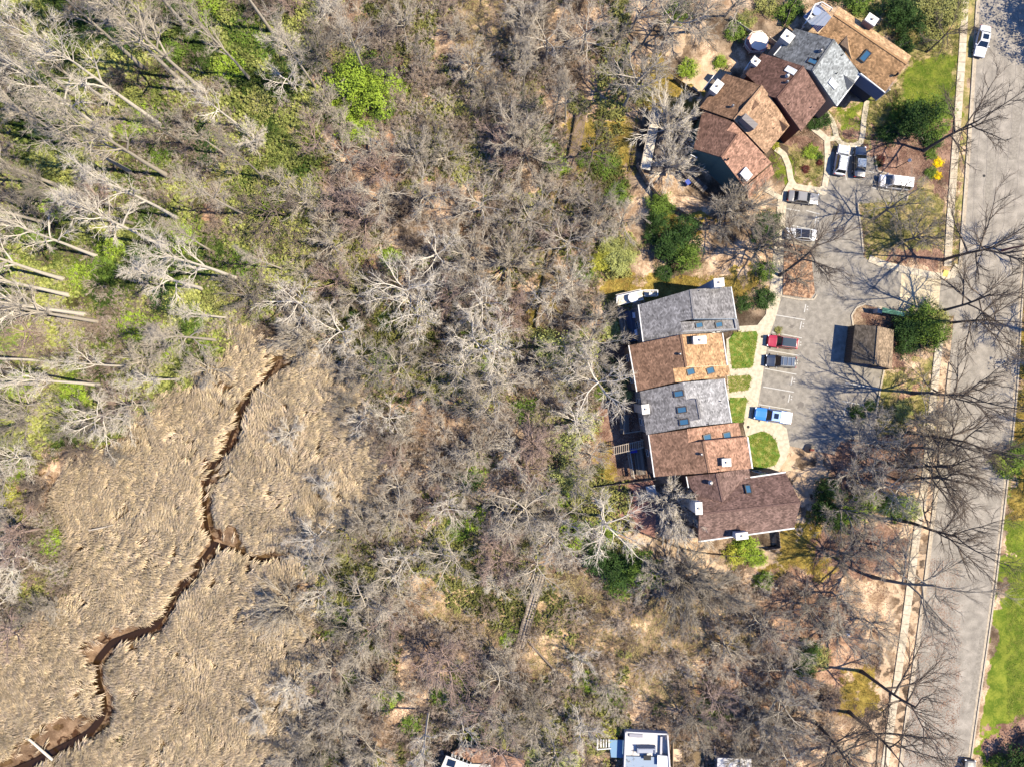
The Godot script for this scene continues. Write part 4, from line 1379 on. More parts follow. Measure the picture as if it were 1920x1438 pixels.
func paling(name_: String, label: String, list: Array, ht: float, mats: Array, step := 0.16) -> void:   # close-boarded fence: boards, rail, posts
	var o := thing(name_, label, "fence")
	var line := smooth_line(G(list), 0.25)
	var acc := 0.0
	var l := []
	for p in line: l.append(Vector3(p.x, 0, p.y))
	for i in l.size() - 1:
		var a: Vector3 = l[i]
		var b: Vector3 = l[i + 1]
		var m := MB.new()
		m.box((a + b) * 0.5 + Vector3(0, ht * 0.5 + rr(-0.03, 0.03), 0), Vector3(0.03, ht, a.distance_to(b) - 0.015), Basis.looking_at(b - a))
		part("board", m, mats[rng.randi() % mats.size()], o)
		if i % 8 == 0:
			m = MB.new()
			m.box(a + Vector3(0, ht * 0.5 + 0.06, 0), Vector3(0.11, ht + 0.12, 0.11), Basis.looking_at(b - a))
			part("post", m, mats[0], o)

func bench_table(px: float, py: float, h: float, r: float, label: String, m: Material) -> void:
	var o := thing("patio_table", label, "table", P(px, py, h))
	var b := MB.new()
	b.tube([Vector3(0, 0.7, 0), Vector3(0, 0.74, 0)], [r, r], 20)
	b.cap(Vector3(0, 0.74, 0), Vector3.UP, r, 20)
	b.cap(Vector3(0, 0.7, 0), Vector3.DOWN, r, 20)
	part("table_top", b, m, o)
	b = MB.new()
	b.tube([Vector3.ZERO, Vector3(0, 0.7, 0)], [0.06, 0.06], 8)
	part("leg", b, M.dark, o)
	b = MB.new()
	b.tube([Vector3.ZERO, Vector3(0, 0.04, 0)], [r * 0.5, r * 0.4], 14)
	part("base", b, M.dark, o)

func chair(px: float, py: float, h: float, turn: float, label: String, m: Material) -> void:
	var o := thing("garden_chair", label, "chair", P(px, py, h), turn)
	var b := MB.new()
	b.box(Vector3(0, 0.42, 0), Vector3(0.5, 0.05, 0.5)); part("seat", b, m, o)
	b = MB.new()
	b.box(Vector3(0, 0.68, -0.26), Vector3(0.5, 0.46, 0.05)); part("backrest", b, m, o)
	for q in [[-1, -1], [1, -1], [-1, 1], [1, 1]]:
		b = MB.new()
		b.box(Vector3(q[0] * 0.22, 0.2, q[1] * 0.22), Vector3(0.05, 0.39, 0.05)); part("leg", b, m, o)

func shrub_pot(px: float, py: float, h: float, c: Color, label: String) -> void:
	var o := thing("planter", label, "planter", P(px, py, h))
	var b := MB.new()
	b.tube([Vector3.ZERO, Vector3(0, 0.45, 0), Vector3(0, 0.5, 0)], [0.22, 0.32, 0.34], 14)
	part("pot", b, mat(c, 0.7), o)
	b = MB.new()
	b.cap(Vector3(0, 0.46, 0), Vector3.UP, 0.31, 14)
	part("soil", b, M.dark, o)

func build_yards() -> void:
	var wood := []
	for k in 5: wood.append(tex(mat(K(222 - k * 13, 208 - k * 14, 188 - k * 14), 0.9), grain(64, 60 + k, 0.7, 1.0, 0.1, 0.5), 1.5))
	var pale := []
	for k in 3: pale.append(mat(K(240 - k * 10, 232 - k * 11, 214 - k * 12), 0.8))
	var grey := []
	for k in 4: grey.append(mat(K(150 - k * 14, 140 - k * 14, 128 - k * 13), 0.9))
	# corner deck of the blue-grey house
	var o := thing("corner_deck", "cream corner deck with rail at the upper left of the blue-grey house", "deck")
	planks(o, P(1157, 563, 2.8), P(1205, 552, 2.8), 1.7, 9, pale)
	rail_run(o, [P(1155, 570, 2.8), P(1156, 557, 2.8), P(1206, 546, 2.8), P(1231, 546, 2.8), P(1231, 556, 2.8)], 0.95, M.white, 1.5)
	planks(o, P(1208, 551, 2.8), P(1230, 550, 2.8), 1.0, 5, pale)
	for q in [[1157, 557], [1205, 548], [1158, 572]]:
		var b := MB.new()
		b.bar(P(q[0], q[1], 2.75) * Vector3(1, 0, 1), P(q[0], q[1], 2.75), 0.15, 0.15)
		part("deck_post", b, M.white, o)
	bench_table(1186, 559, 2.85, 0.75, "white round table on the cream corner deck", M.white)
	chair(1219, 552, 2.85, 1.5, "white garden chair on the cream corner deck", M.white)
	o = thing("lower_deck", "grey plank walkway deck along the back of the blue-grey house", "deck")
	planks(o, P(1163, 576, 1.2), P(1175, 644, 1.2), 1.1, 6, grey)
	o = thing("back_patio", "dark shaded patio between the walkway deck and the blue-grey house", "patio")
	planks(o, P(1183, 582, 0.4), P(1192, 640, 0.4), 2.0, 9, [mat(Color(0.3, 0.31, 0.36), 0.8), mat(Color(0.26, 0.27, 0.32), 0.8)])
	for q in [[1190, 592, "pale square table at the upper end of the dark patio"], [1194, 624, "pale square table at the lower end of the dark patio"]]:
		var tb := thing("patio_table", q[2], "table", P(q[0], q[1], 0.45))
		var b := MB.new()
		b.box(Vector3(0, 0.72, 0), Vector3(0.85, 0.05, 0.85), Basis(Vector3.UP, 0.1)); part("table_top", b, mat(K(236, 240, 250, 0.5), 0.4), tb)
		for s in [[-1, -1], [1, -1], [-1, 1], [1, 1]]:
			b = MB.new()
			b.box(Vector3(s[0] * 0.34, 0.35, s[1] * 0.34), Vector3(0.05, 0.69, 0.05)); part("leg", b, M.white, tb)
	# pergola decks of the grey and salmon houses
	o = thing("pergola", "weathered slatted pergola over a dark yard, left of the salmon roof", "pergola")
	var a := P(1150, 838, 2.6)
	var c := P(1207, 825, 2.6)
	for s in [0.0, 1.1]:
		var b := MB.new()
		b.bar(a + Vector3(0, 0, s), c + Vector3(0, 0, s), 0.1, 0.14)
		part("beam", b, wood[0], o)
	for k in 15:
		var b := MB.new()
		var p := a.lerp(c, (k + 0.5) / 15.0)
		b.bar(p + Vector3(0, 0.1, -0.1), p + Vector3(0, 0.1, 1.2), 0.1, 0.05)
		part("slat", b, wood[1 + k % 3], o)
	for p in [a, c, a + Vector3(0, 0, 1.1), c + Vector3(0, 0, 1.1)]:
		var b := MB.new()
		b.bar(p * Vector3(1, 0, 1), p - Vector3(0, 0.08, 0), 0.12, 0.12)
		part("post", b, wood[0], o)
	o = thing("yard_walk", "narrow plank walk with rail running down from the slatted pergola", "deck")
	planks(o, P(1178, 843, 1.0), P(1187, 895, 1.0), 0.5, 3, wood)
	rail_run(o, [P(1179, 843, 1.0), P(1188, 895, 1.0)], 0.9, wood[0], 1.2)
	o = thing("back_deck", "dark plank deck under the eaves left of the salmon roof", "deck")
	planks(o, P(1196, 838, 0.5), P(1203, 890, 0.5), 1.5, 8, grey)
	var box := thing("storage_box", "blue storage box on the dark deck left of the salmon roof", "box", P(1187, 844, 0.2), 0.1)
	var bb := MB.new()
	bb.box(Vector3(0, 0.35, 0), Vector3(1.0, 0.6, 0.6)); part("box_body", bb, mat(Color(0.1, 0.12, 0.4), 0.5), box)
	bb = MB.new()
	bb.box(Vector3(0, 0.68, 0), Vector3(1.05, 0.06, 0.65)); part("lid", bb, mat(Color(0.12, 0.14, 0.46), 0.5), box)
	o = thing("side_deck", "grey plank deck beside the light grey roofed house under bare branches", "deck")
	planks(o, P(1170, 778, 1.2), P(1172, 812, 1.2), 1.4, 7, grey)
	rail_run(o, [P(1170, 752, 1.2), P(1168, 812, 1.2), P(1205, 806, 1.2)], 0.9, wood[2], 1.6)
	# brick court of the mauve house
	var court := MB.new()
	sheet(court, G([1118, 915, 1226, 899, 1232, 925, 1228, 1010, 1200, 1000, 1150, 962, 1118, 945]), 0.06, 0.1)
	struct("brick_court", court, tex(mat(K(196, 148, 134), 0.95), grain(256, 71, 0.6, 1.0, 0.05, 0.6), 3.0))
	court = MB.new()
	sheet(court, G([1232, 925, 1300, 915, 1308, 1008, 1245, 1010, 1222, 985, 1228, 960]), 0.05, 0.1)
	struct("grey_court", court, tex(mat(K(150, 142, 140), 0.95), grain(256, 72, 0.6, 1.0, 0.05, 0.5), 3.0))
	paling("garden_fence", "low brown board fence curving below the brick court of the mauve house", [1095, 945, 1118, 950, 1155, 972, 1200, 996, 1250, 1017, 1310, 1034, 1380, 1040, 1425, 1038], 1.0, grey)
	paling("garden_fence", "straight board fence between the dark yard and the brick court", [1112, 912, 1228, 897], 1.3, wood)
	paling("garden_fence", "short board fence beneath the lower right corner of the mauve roof", [1455, 995, 1458, 1024, 1430, 1028], 1.4, wood)
	paling("garden_fence", "dark board fence between the patio of the orange house and the shrubs, top edge", [1500, -8, 1478, 22, 1468, 50], 1.4, grey)
	var st := thing("garden_steps", "white slatted garden steps at the end of the brick court", "steps")
	planks(st, P(1213, 922, 0.6), P(1230, 918, 0.6), 1.6, 5, [M.white], "step", 0.08)
	shrub_pot(1144, 916, 0.06, K(190, 184, 178), "pale round planter at the left end of the brick court")
	shrub_pot(1182, 922, 0.06, K(206, 40, 44), "bright red planter on the brick court")
	var pit := thing("fire_pit", "round brick fire pit with stone rim beside the curved fence", "fire pit", P(1180, 980, 0.06))
	bb = MB.new()
	bb.tube([Vector3(0, 0, 0), Vector3(0, 0.3, 0), Vector3(0, 0.31, 0), Vector3(0, 0.05, 0)], [0.9, 0.9, 0.72, 0.7], 22)
	part("stone_rim", bb, M.concrete_old, pit)
	bb = MB.new()
	bb.cap(Vector3(0, 0.06, 0), Vector3.UP, 0.72, 20)
	part("ash_bed", bb, mat(K(140, 84, 66), 0.95), pit)
	# long deck of the salmon red house
	o = thing("long_deck", "long grey plank deck with a whitewashed edge behind the salmon red house", "deck")
	planks(o, P(1232, 204, 1.4), P(1210, 318, 1.4), 1.5, 5, pale)
	planks(o, P(1250, 212, 1.4), P(1232, 322, 1.4), 1.6, 9, grey)
	planks(o, P(1270, 222, 1.4), P(1256, 326, 1.4), 1.5, 9, grey)
	rail_run(o, [P(1248, 202, 1.4), P(1223, 198, 1.4), P(1200, 318, 1.4)], 0.9, wood[0], 1.6)
	paling("garden_fence", "angled board fence at the lower left of the long grey deck", [1193, 312, 1212, 345, 1232, 370, 1262, 392, 1330, 432], 1.5, wood)
	paling("garden_fence", "board fence along the mossy bank above the long grey deck", [1262, 150, 1285, 165, 1310, 182], 1.2, grey)
	o = thing("wooden_stairs", "grey wooden stairs descending along the teal wall", "stairs")
	for k in 14:
		bb = MB.new()
		var p := P(1283 + k * 3.0, 318 + k * 2.9, 1.6 - k * 0.1)
		bb.box(p, Vector3(0.28, 0.06, 1.1), Basis(Vector3.UP, 0.85 + PI / 2 + 0.0))
		part("tread", bb, grey[k % 4], o)
	var bin := thing("wheeled_bin", "dark blue wheeled bin in the shade below the wooden stairs", "bin", P(1287, 345, 0), 0.6)
	bb = MB.new()
	bb.box(Vector3(0, 0.5, 0), Vector3(0.6, 1.0, 0.7)); part("bin_body", bb, mat(Color(0.13, 0.18, 0.4), 0.5), bin)
	bb = MB.new()
	bb.box(Vector3(0, 1.04, 0.02), Vector3(0.66, 0.07, 0.78)); part("lid", bb, mat(Color(0.16, 0.22, 0.46), 0.5), bin)
	for s in [-1, 1]:
		bb = MB.new()
		bb.tube([Vector3(s * 0.3, 0.12, -0.34), Vector3(s * 0.36, 0.12, -0.34)], [0.12, 0.12], 10); part("wheel", bb, M.tyre, bin)
	# octagon terrace behind the dark brown house
	o = thing("octagon_terrace", "pink octagonal brick terrace with a low white rail behind the dark brown house", "terrace")
	bb = MB.new()
	sheet(bb, G([1397, 78, 1407, 67, 1424, 64, 1437, 78, 1438, 92, 1428, 102, 1404, 100, 1395, 88]), 0.5, 0.5)
	part("terrace_floor", bb, tex(mat(K(222, 170, 166), 0.9), grain(128, 73, 0.7, 1.0, 0.05, 0.5), 2.0), o)
	rail_run(o, [P(1428, 103, 0.5), P(1404, 101, 0.5), P(1394, 88, 0.5), P(1396, 77, 0.5), P(1407, 66, 0.5), P(1424, 63, 0.5), P(1438, 78, 0.5)], 0.9, pale[1], 1.4)
	var um := thing("parasol", "cream octagonal parasol on the pink terrace", "parasol", P(1414, 90, 0.5))
	bb = MB.new()
	for k in 8:
		var t := TAU * k / 8
		var t2 := TAU * (k + 1) / 8
		bb.tri(Vector3(0, 2.7, 0), Vector3(cos(t), 0, sin(t)) * 1.45 + Vector3(0, 2.2, 0), Vector3(cos(t2), 0, sin(t2)) * 1.45 + Vector3(0, 2.2, 0))
		bb.tri(Vector3(0, 2.68, 0), Vector3(cos(t2), 0, sin(t2)) * 1.45 + Vector3(0, 2.18, 0), Vector3(cos(t), 0, sin(t)) * 1.45 + Vector3(0, 2.18, 0))
	part("canopy", bb, mat(K(255, 234, 212, 0.5), 0.9), um)
	bb = MB.new()
	bb.tube([Vector3.ZERO, Vector3(0, 2.66, 0)], [0.04, 0.04], 8)
	part("pole", bb, M.rim, um)
	bb = MB.new()
	bb.tube([Vector3.ZERO, Vector3(0, 0.1, 0)], [0.35, 0.3], 14)
	part("base", bb, M.dark, um)
	paling("garden_fence", "thin pale fence running down from the pink terrace to the grey roof", [1440, 76, 1462, 92, 1452, 104], 1.0, pale)
	paling("garden_fence", "pale board fence going up left from the pink terrace", [1406, 64, 1385, 50, 1366, 36], 1.0, pale)
	# deck of the orange house
	o = thing("upper_deck", "navy blue deck with white angled rail behind the orange roof", "deck")
	planks(o, P(1520, 46, 2.2), P(1548, 20, 2.2), 3.2, 13, [mat(K(130, 146, 172), 0.7), mat(K(118, 134, 162), 0.7), mat(K(140, 152, 176), 0.7)])
	rail_run(o, [P(1505, 50, 2.2), P(1515, 34, 2.2), P(1524, 14, 2.2), P(1537, 10, 2.2), P(1556, 22, 2.2)], 0.95, M.white, 1.3)
	for q in [[1508, 50], [1524, 16], [1540, 12]]:
		bb = MB.new()
		bb.bar(P(q[0], q[1], 2.15) * Vector3(1, 0, 1), P(q[0], q[1], 2.15), 0.15, 0.15)
		part("deck_post", bb, M.white, o)
	bench_table(1528, 26, 2.25, 0.6, "round blue-grey table on the navy deck behind the orange roof", mat(K(150, 166, 196), 0.5))
	chair(1520, 33, 2.25, 0.7, "white garden chair on the navy deck behind the orange roof", M.white)
	var by := thing("back_balcony", "small white balcony with dark rail behind the dark brown house", "balcony")
	planks(by, P(1407, 123, 3.0), P(1399, 135, 3.0), 0.9, 4, pale)
	rail_run(by, [P(1412, 110, 3.0), P(1401, 124, 3.0), P(1394, 136, 3.0)], 0.9, M.white, 1.3)
	by = thing("back_balcony", "narrow grey balcony with white rail behind the light brown house", "balcony")
	planks(by, P(1342, 152, 3.0), P(1326, 172, 3.0), 1.0, 5, grey)
	rail_run(by, [P(1336, 146, 3.0), P(1318, 170, 3.0)], 0.9, M.white, 1.3)
	# boardwalk with rails
	o = thing("boardwalk", "long grey plank boardwalk with dark rails crossing the dry meadow", "boardwalk")
	var s0 := P(1014, 1076, 0.7)
	var s1 := P(973, 1215, 0.7)
	var n := 74
	var dir := (s1 - s0).normalized()
	var side := Vector3.UP.cross(dir).normalized()
	for k in n:
		bb = MB.new()
		bb.box(s0.lerp(s1, (k + 0.5) / n) + Vector3(0, rr(-0.008, 0.008), 0), Vector3(1.35, 0.06, s0.distance_to(s1) / n - 0.015), Basis(side, Vector3.UP, dir))
		part("plank", bb, wood[k * 7 % 5], o)
	for s in [-1, 1]:
		rail_run(o, [s0 + side * s * 0.66, s1 + side * s * 0.66], 1.05, M.rail_dark, 2.2)
	for k in 8:
		for s in [-1, 1]:
			bb = MB.new()
			var p: Vector3 = s0.lerp(s1, (k + 0.5) / 8.0) + side * s * 0.6
			bb.box(Vector3(p.x, 0.3, p.z), Vector3(0.14, 0.74, 0.14))
			part("pile", bb, grey[2], o)
	# lamp, hydrant-like boulder, cabinet, fallen trunks
	o = thing("street_lamp", "slim lamp post with white globe in the mulch bed above the van", "lamp post", P(1681, 315, 0))
	bb = MB.new()
	bb.tube([Vector3.ZERO, Vector3(0, 0.5, 0), Vector3(0, 3.4, 0)], [0.1, 0.06, 0.05], 10)
	part("pole", bb, M.dark, o)
	bb = MB.new()
	for k in 7:
		pass
	var rings := []
	var rad := []
	for k in 9:
		var t := PI * k / 8.0
		rings.append(Vector3(0, 3.62 - cos(t) * 0.26, 0))
		rad.append(maxf(0.01, sin(t) * 0.26))
	bb.tube(rings, rad, 14)
	part("globe", bb, mat(K(250, 250, 250, 0.5), 0.3), o)
	o = thing("utility_cabinet", "small white utility box in leaf litter beside the street pavement", "box", P(1587, 1185, 0), 0.1)
	bb = MB.new()
	bb.box(Vector3(0, 0.35, 0), Vector3(0.42, 0.7, 0.7)); part("cabinet_body", bb, M.white, o)
	bb = MB.new()
	bb.box(Vector3(0, 0.73, 0), Vector3(0.48, 0.06, 0.76)); part("lid", bb, M.cap, o)
	o = thing("sign_board", "small pale boulder and dark sign board at the lower edge of the lot", "sign", P(1517, 840, 0))
	bb = MB.new()
	bb.tube([Vector3(0, -0.1, 0), Vector3(0.05, 0.35, 0), Vector3(0, 0.6, 0.04), Vector3(0, 0.66, 0)], [0.75, 0.7, 0.4, 0.02], 9)
	part("boulder", bb, M.concrete_old, o)
	bb = MB.new()
	bb.box(Vector3(0.1, 0.85, 0.2), Vector3(0.6, 0.5, 0.3)); part("board", bb, mat(K(120, 60, 50), 0.8), o)
	for q in [[1473, 632, "dark round drain cover in the walk left of the red car"], [1403, 800, "dark round drain cover in the concrete beside the blue pickup"], [1618, 273, "dark round drain cover in the U-shaped walk"], [1846, 330, "dark round manhole cover in the street"]]:
		var dc := thing("drain_cover", q[2], "drain cover", P(q[0] - (44 if q[0] == 1473 else 0), q[1], 0) + Vector3(0, 0.105 if q[0] < 1600 else (0.14 if q[0] < 1700 else 0.022), 0))
		bb = MB.new()
		bb.tube([Vector3(0, 0, 0), Vector3(0, 0.02, 0)], [0.22, 0.21], 14)
		bb.cap(Vector3(0, 0.02, 0), Vector3.UP, 0.21, 14)
		part("lid", bb, M.dark, dc)
	# timber edging of the woodland walk
	o = thing("timber_edging", "dark timber edging along the left side of the woodland walk", "edging")
	var ed := smooth_line(G([1080, 215, 1072, 262, 1056, 340, 1036, 420, 1020, 520, 1003, 615]), 2.4)
	for i in ed.size() - 1:
		bb = MB.new()
		bb.bar(Vector3(ed[i].x, 0.35, ed[i].y), Vector3(ed[i + 1].x, 0.35, ed[i + 1].y), 0.12, 0.5)
		part("timber", bb, M.dark_wood, o)

# ---------------------------------------------------------------- trees
class Grower:
	var mb := [MB.new(), MB.new(), MB.new()]    # trunk, limbs and branches, twigs
	var limbs := []                             # each main limb a mesh of its own when split
	var g := RandomNumberGenerator.new()
	var p := {}
	func turned(d: Vector3, ang: float) -> Vector3:
		var u := d.cross(Vector3(0.31, 0.2, 0.93)).normalized().rotated(d, g.randf() * TAU)
		return (d * cos(ang) + u * sin(ang)).normalized()
	func grow(level: int, at: Vector3, d: Vector3, l: float, r: float, into: MB) -> void:
		var seg: int = [0, 5, 3, 2][level]
		var pts := [at]
		var rad := [r]
		var dirs := [d]
		var end: float = [0.0, 0.3, 0.35, 0.35][level]
		for i in seg:
			var wob: float = p.wob
			d = (d + Vector3(g.randf_range(-wob, wob), g.randf_range(-wob, wob) + p.up, g.randf_range(-wob, wob))).normalized()
			pts.append(pts[-1] + d * l / seg)
			rad.append(r * lerpf(1.0, end, (i + 1.0) / seg))
			dirs.append(d)
		into.tube(pts, rad, [0, 6, 4, 3][level])
		var n: int = p.n[level]
		for k in n:
			var t := lerpf(p.t0[level], 1.0, (k + g.randf()) / n)
			var f := t * seg
			var i := mini(int(f), seg - 1)
			var q: Vector3 = pts[i].lerp(pts[i + 1], f - i)
			var rq: float = lerpf(rad[i], rad[i + 1], f - i)
			var dd := turned(dirs[i + 1], g.randf_range(p.a0, p.a1))
			if level == 3:
				mb[2].spike(q, q + dd * p.twig * g.randf_range(0.5, 1.2), p.tr)
			else:
				grow(level + 1, q, dd, l * p.ratio * g.randf_range(0.65, 1.15) * (1.0 - 0.35 * t), clampf(rq * 0.75, 0.02, maxf(0.02, r * 0.6)), mb[1] if level == 1 else mb[2])
		if level == 3:
			mb[2].spike(pts[-1], pts[-1] + d * p.twig, p.tr)
	func build(seed_: int, q: Dictionary, split: bool) -> void:
		g.seed = seed_
		p = q
		var H: float = p.H
		var pts := []
		var rad := []
		var x := Vector3.ZERO
		var d := Vector3.UP
		var seg := 9
		var top: float = p.trunk * H
		for i in seg + 1:
			pts.append(x)
			rad.append(p.r * lerpf(1.0, p.tip, float(i) / seg) * (1.35 if i == 0 else 1.0))
			d = (d + Vector3(g.randf_range(-1, 1), 0.6, g.randf_range(-1, 1)) * p.bend).normalized()
			x += d * top / seg
		mb[0].tube(pts, rad, 8)
		var n: int = p.n[0]
		var az := g.randf() * TAU
		for k in n:
			var t := lerpf(p.t0[0], 1.0, (k + 0.5 * g.randf()) / maxf(1.0, n - 1.0))
			t = minf(t, 1.0)
			var f := t * seg
			var i := mini(int(f), seg - 1)
			var q0: Vector3 = pts[i].lerp(pts[i + 1], f - i)
			az += 2.4 + g.randf_range(-0.4, 0.4)
			var e: float = g.randf_range(p.e0, p.e1) + (0.5 * t * t if p.trunk > 0.7 else 0.0)
			var dd := Vector3(cos(az) * cos(e), sin(e), sin(az) * cos(e))
			var l: float = p.limb * H * g.randf_range(0.75, 1.15) * (1.0 - p.cone * t)
			var into: MB = mb[1]
			if split:
				into = MB.new()
				limbs.append(into)
			grow(1, q0, dd, l, minf(lerpf(rad[i], rad[i + 1], f - i) * 0.8, p.r * 0.62), into)

var tree_kinds := {
	# tall straight forest tree, spreading tree, small twiggy tree, dense fan of rods, many-stemmed bush
	"tall": {"H": 26.0, "trunk": 0.97, "r": 0.3, "tip": 0.12, "bend": 0.03, "n": [17, 6, 6, 2], "t0": [0.4, 0.25, 0.2, 0.2], "limb": 0.23, "cone": 0.45, "e0": 0.7, "e1": 1.2, "a0": 0.4, "a1": 0.85, "ratio": 0.5, "up": 0.05, "wob": 0.17, "twig": 0.75, "tr": 0.016},
	"spread": {"H": 14.0, "trunk": 0.5, "r": 0.24, "tip": 0.5, "bend": 0.07, "n": [8, 7, 7, 3], "t0": [0.5, 0.25, 0.2, 0.2], "limb": 0.42, "cone": 0.05, "e0": 0.25, "e1": 1.15, "a0": 0.45, "a1": 0.95, "ratio": 0.5, "up": 0.03, "wob": 0.24, "twig": 0.7, "tr": 0.02},
	"street": {"H": 14.0, "trunk": 0.55, "r": 0.17, "tip": 0.5, "bend": 0.06, "n": [8, 8, 8, 2], "t0": [0.5, 0.2, 0.15, 0.2], "limb": 0.42, "cone": 0.05, "e0": 0.3, "e1": 1.2, "a0": 0.35, "a1": 0.8, "ratio": 0.52, "up": 0.03, "wob": 0.16, "twig": 0.6, "tr": 0.01},
	"twiggy": {"H": 8.0, "trunk": 0.42, "r": 0.15, "tip": 0.55, "bend": 0.08, "n": [10, 8, 6, 3], "t0": [0.25, 0.2, 0.15, 0.2], "limb": 0.52, "cone": 0.1, "e0": 0.3, "e1": 1.2, "a0": 0.35, "a1": 0.8, "ratio": 0.5, "up": 0.03, "wob": 0.2, "twig": 0.55, "tr": 0.018},
	"fan": {"H": 7.5, "trunk": 0.2, "r": 0.16, "tip": 0.7, "bend": 0.05, "n": [22, 9, 6, 2], "t0": [0.4, 0.2, 0.2, 0.2], "limb": 0.68, "cone": 0.0, "e0": 0.3, "e1": 1.35, "a0": 0.2, "a1": 0.5, "ratio": 0.46, "up": 0.05, "wob": 0.1, "twig": 0.7, "tr": 0.02},
	"bush": {"H": 3.2, "trunk": 0.12, "r": 0.05, "tip": 0.8, "bend": 0.05, "n": [14, 6, 5, 2], "t0": [0.1, 0.2, 0.2, 0.2], "limb": 0.8, "cone": 0.0, "e0": 0.25, "e1": 1.3, "a0": 0.3, "a1": 0.8, "ratio": 0.45, "up": 0.02, "wob": 0.2, "twig": 0.35, "tr": 0.012}}
var protos := {}
var bark := {}

func build_protos() -> void:
	var tb := grain(128, 81, 0.6, 1.0, 0.06, 0.5)
	for b in [["whitish", 240, 230, 212, 0.62], ["pale grey", 224, 212, 192, 0.5], ["grey", 190, 180, 164, 0.43], ["brown grey", 164, 148, 134, 0.42], ["pinkish", 212, 186, 172, 0.45], ["dark", 150, 136, 122, 0.4], ["reddish", 190, 124, 120, 0.42]]:  # dark has the shade on street trunks mixed into the bark
		bark[b[0]] = tex(mat(K(b[1], b[2], b[3], b[4]), 0.95, 0.0, 0.15), tb, 1.2)
	var s := 100
	for k in [["tall", 4], ["spread", 5], ["street", 4], ["twiggy", 4], ["fan", 2], ["bush", 2]]:
		protos[k[0]] = []
		for i in k[1]:
			var t := Grower.new()
			s += 1
			var q: Dictionary = tree_kinds[k[0]].duplicate(true)
			if k[0] == "tall" and i % 2 == 1:
				q.n[0] = 12
				q.limb = 0.26
				q.cone = 0.3
			t.build(s, q, k[0] != "bush" and k[0] != "fan")
			var lm := []
			for l in t.limbs: lm.append(l.mesh())
			var whole := MB.new()
			for l in t.limbs + [t.mb[1]]:
				var o := whole.v.size()
				whole.v.append_array(l.v); whole.n.append_array(l.n); whole.uv.append_array(l.uv); whole.c.append_array(l.c)
				for x in l.ix: whole.ix.append(x + o)
			protos[k[0]].append({"trunk": t.mb[0].mesh(), "limbs": lm, "branches": t.mb[1].mesh(), "whole": whole.mesh(), "twigs": t.mb[2].mesh(), "H": q.H})

var land := [[398, 1022, "the creek fork"], [440, 790, "the upper creek bend"], [180, 1270, "the lower creek bends"], [995, 1140, "the boardwalk"], [690, 170, "the bright green thicket"], [1070, 240, "the woodland walk's head"],
	[1012, 600, "the woodland walk's foot"], [1160, 560, "the cream corner deck"], [1180, 840, "the slatted pergola"], [1170, 960, "the brick court"], [1235, 260, "the long grey deck"], [1410, 85, "the pink terrace"], [1220, 1400, "the white roof terrace"],
	[900, 1420, "the red tile roof"], [1587, 1185, "the white utility box"], [1640, 650, "the bin shelter"], [1495, 510, "the planting island"], [1700, 550, "the driveway apron"], [1400, 940, "the mauve roof"], [1680, 345, "the white van"],
	[1845, 75, "the white street car"], [1650, 1010, "the lower street pavement"], [550, 370, "the yellow-green bush"], [710, 290, "the fallen forked trunk"], [60, 1390, "the creek log"], [1130, 480, "the yellow-green tree pair"], [1270, 450, "the dark evergreens"],
	[330, 560, "the dark green gap"], [700, 870, "the reeds' right edge"], [560, 640, "the reeds' top edge"], [110, 990, "the reeds' left edge"], [600, 1250, "the reeds' lower right edge"], [10, 10, "the upper left corner"],
	[480, 10, "the top edge's first quarter"], [960, 10, "the top edge's middle"], [10, 360, "the upper left edge"], [1260, 30, "the pale top bank"], [20, 700, "the left edge's middle"], [860, 560, "the middle of the wood"], [800, 1000, "the shaded clearing"],
	[250, 200, "the tall leaning trunks"], [260, 420, "the green slope"], [1885, 1100, "the far kerb"], [850, 1230, "the pinkish thicket"], [1420, 1250, "the rusty leaf bank"], [900, 330, "the brown hollow"], [1590, 860, "the lot's lower end"], [700, 700, "the pale bursts"], [180, 900, "the far left reeds"]]
var near_count := {}

func where(px: float, py: float) -> String:               # which side of the nearest landmark, and how many stand nearer
	var best: Array = land[0]
	var bd := 1e9
	for l in land:
		var d := Vector2(px - l[0], py - l[1]).length()
		if d < bd:
			bd = d
			best = l
	var v := Vector2(px - best[0], py - best[1])
	var side := "at"
	if bd > 14.0:
		var a := fposmod(rad_to_deg(v.angle()) + 22.5, 360.0)
		side = ["right of", "lower right of", "below", "lower left of", "left of", "upper left of", "above", "upper right of"][int(a / 45.0)]
	return side + " " + best[2]

const ORD := ["", ", second out", ", third out", ", fourth out", ", fifth out", ", sixth out", ", seventh out", ", eighth out", ", ninth out", ", tenth out"]
func unique(label: String) -> String:
	var k: int = near_count.get(label, 0)
	near_count[label] = k + 1
	return label + (ORD[k] if k < ORD.size() else ", outermost")

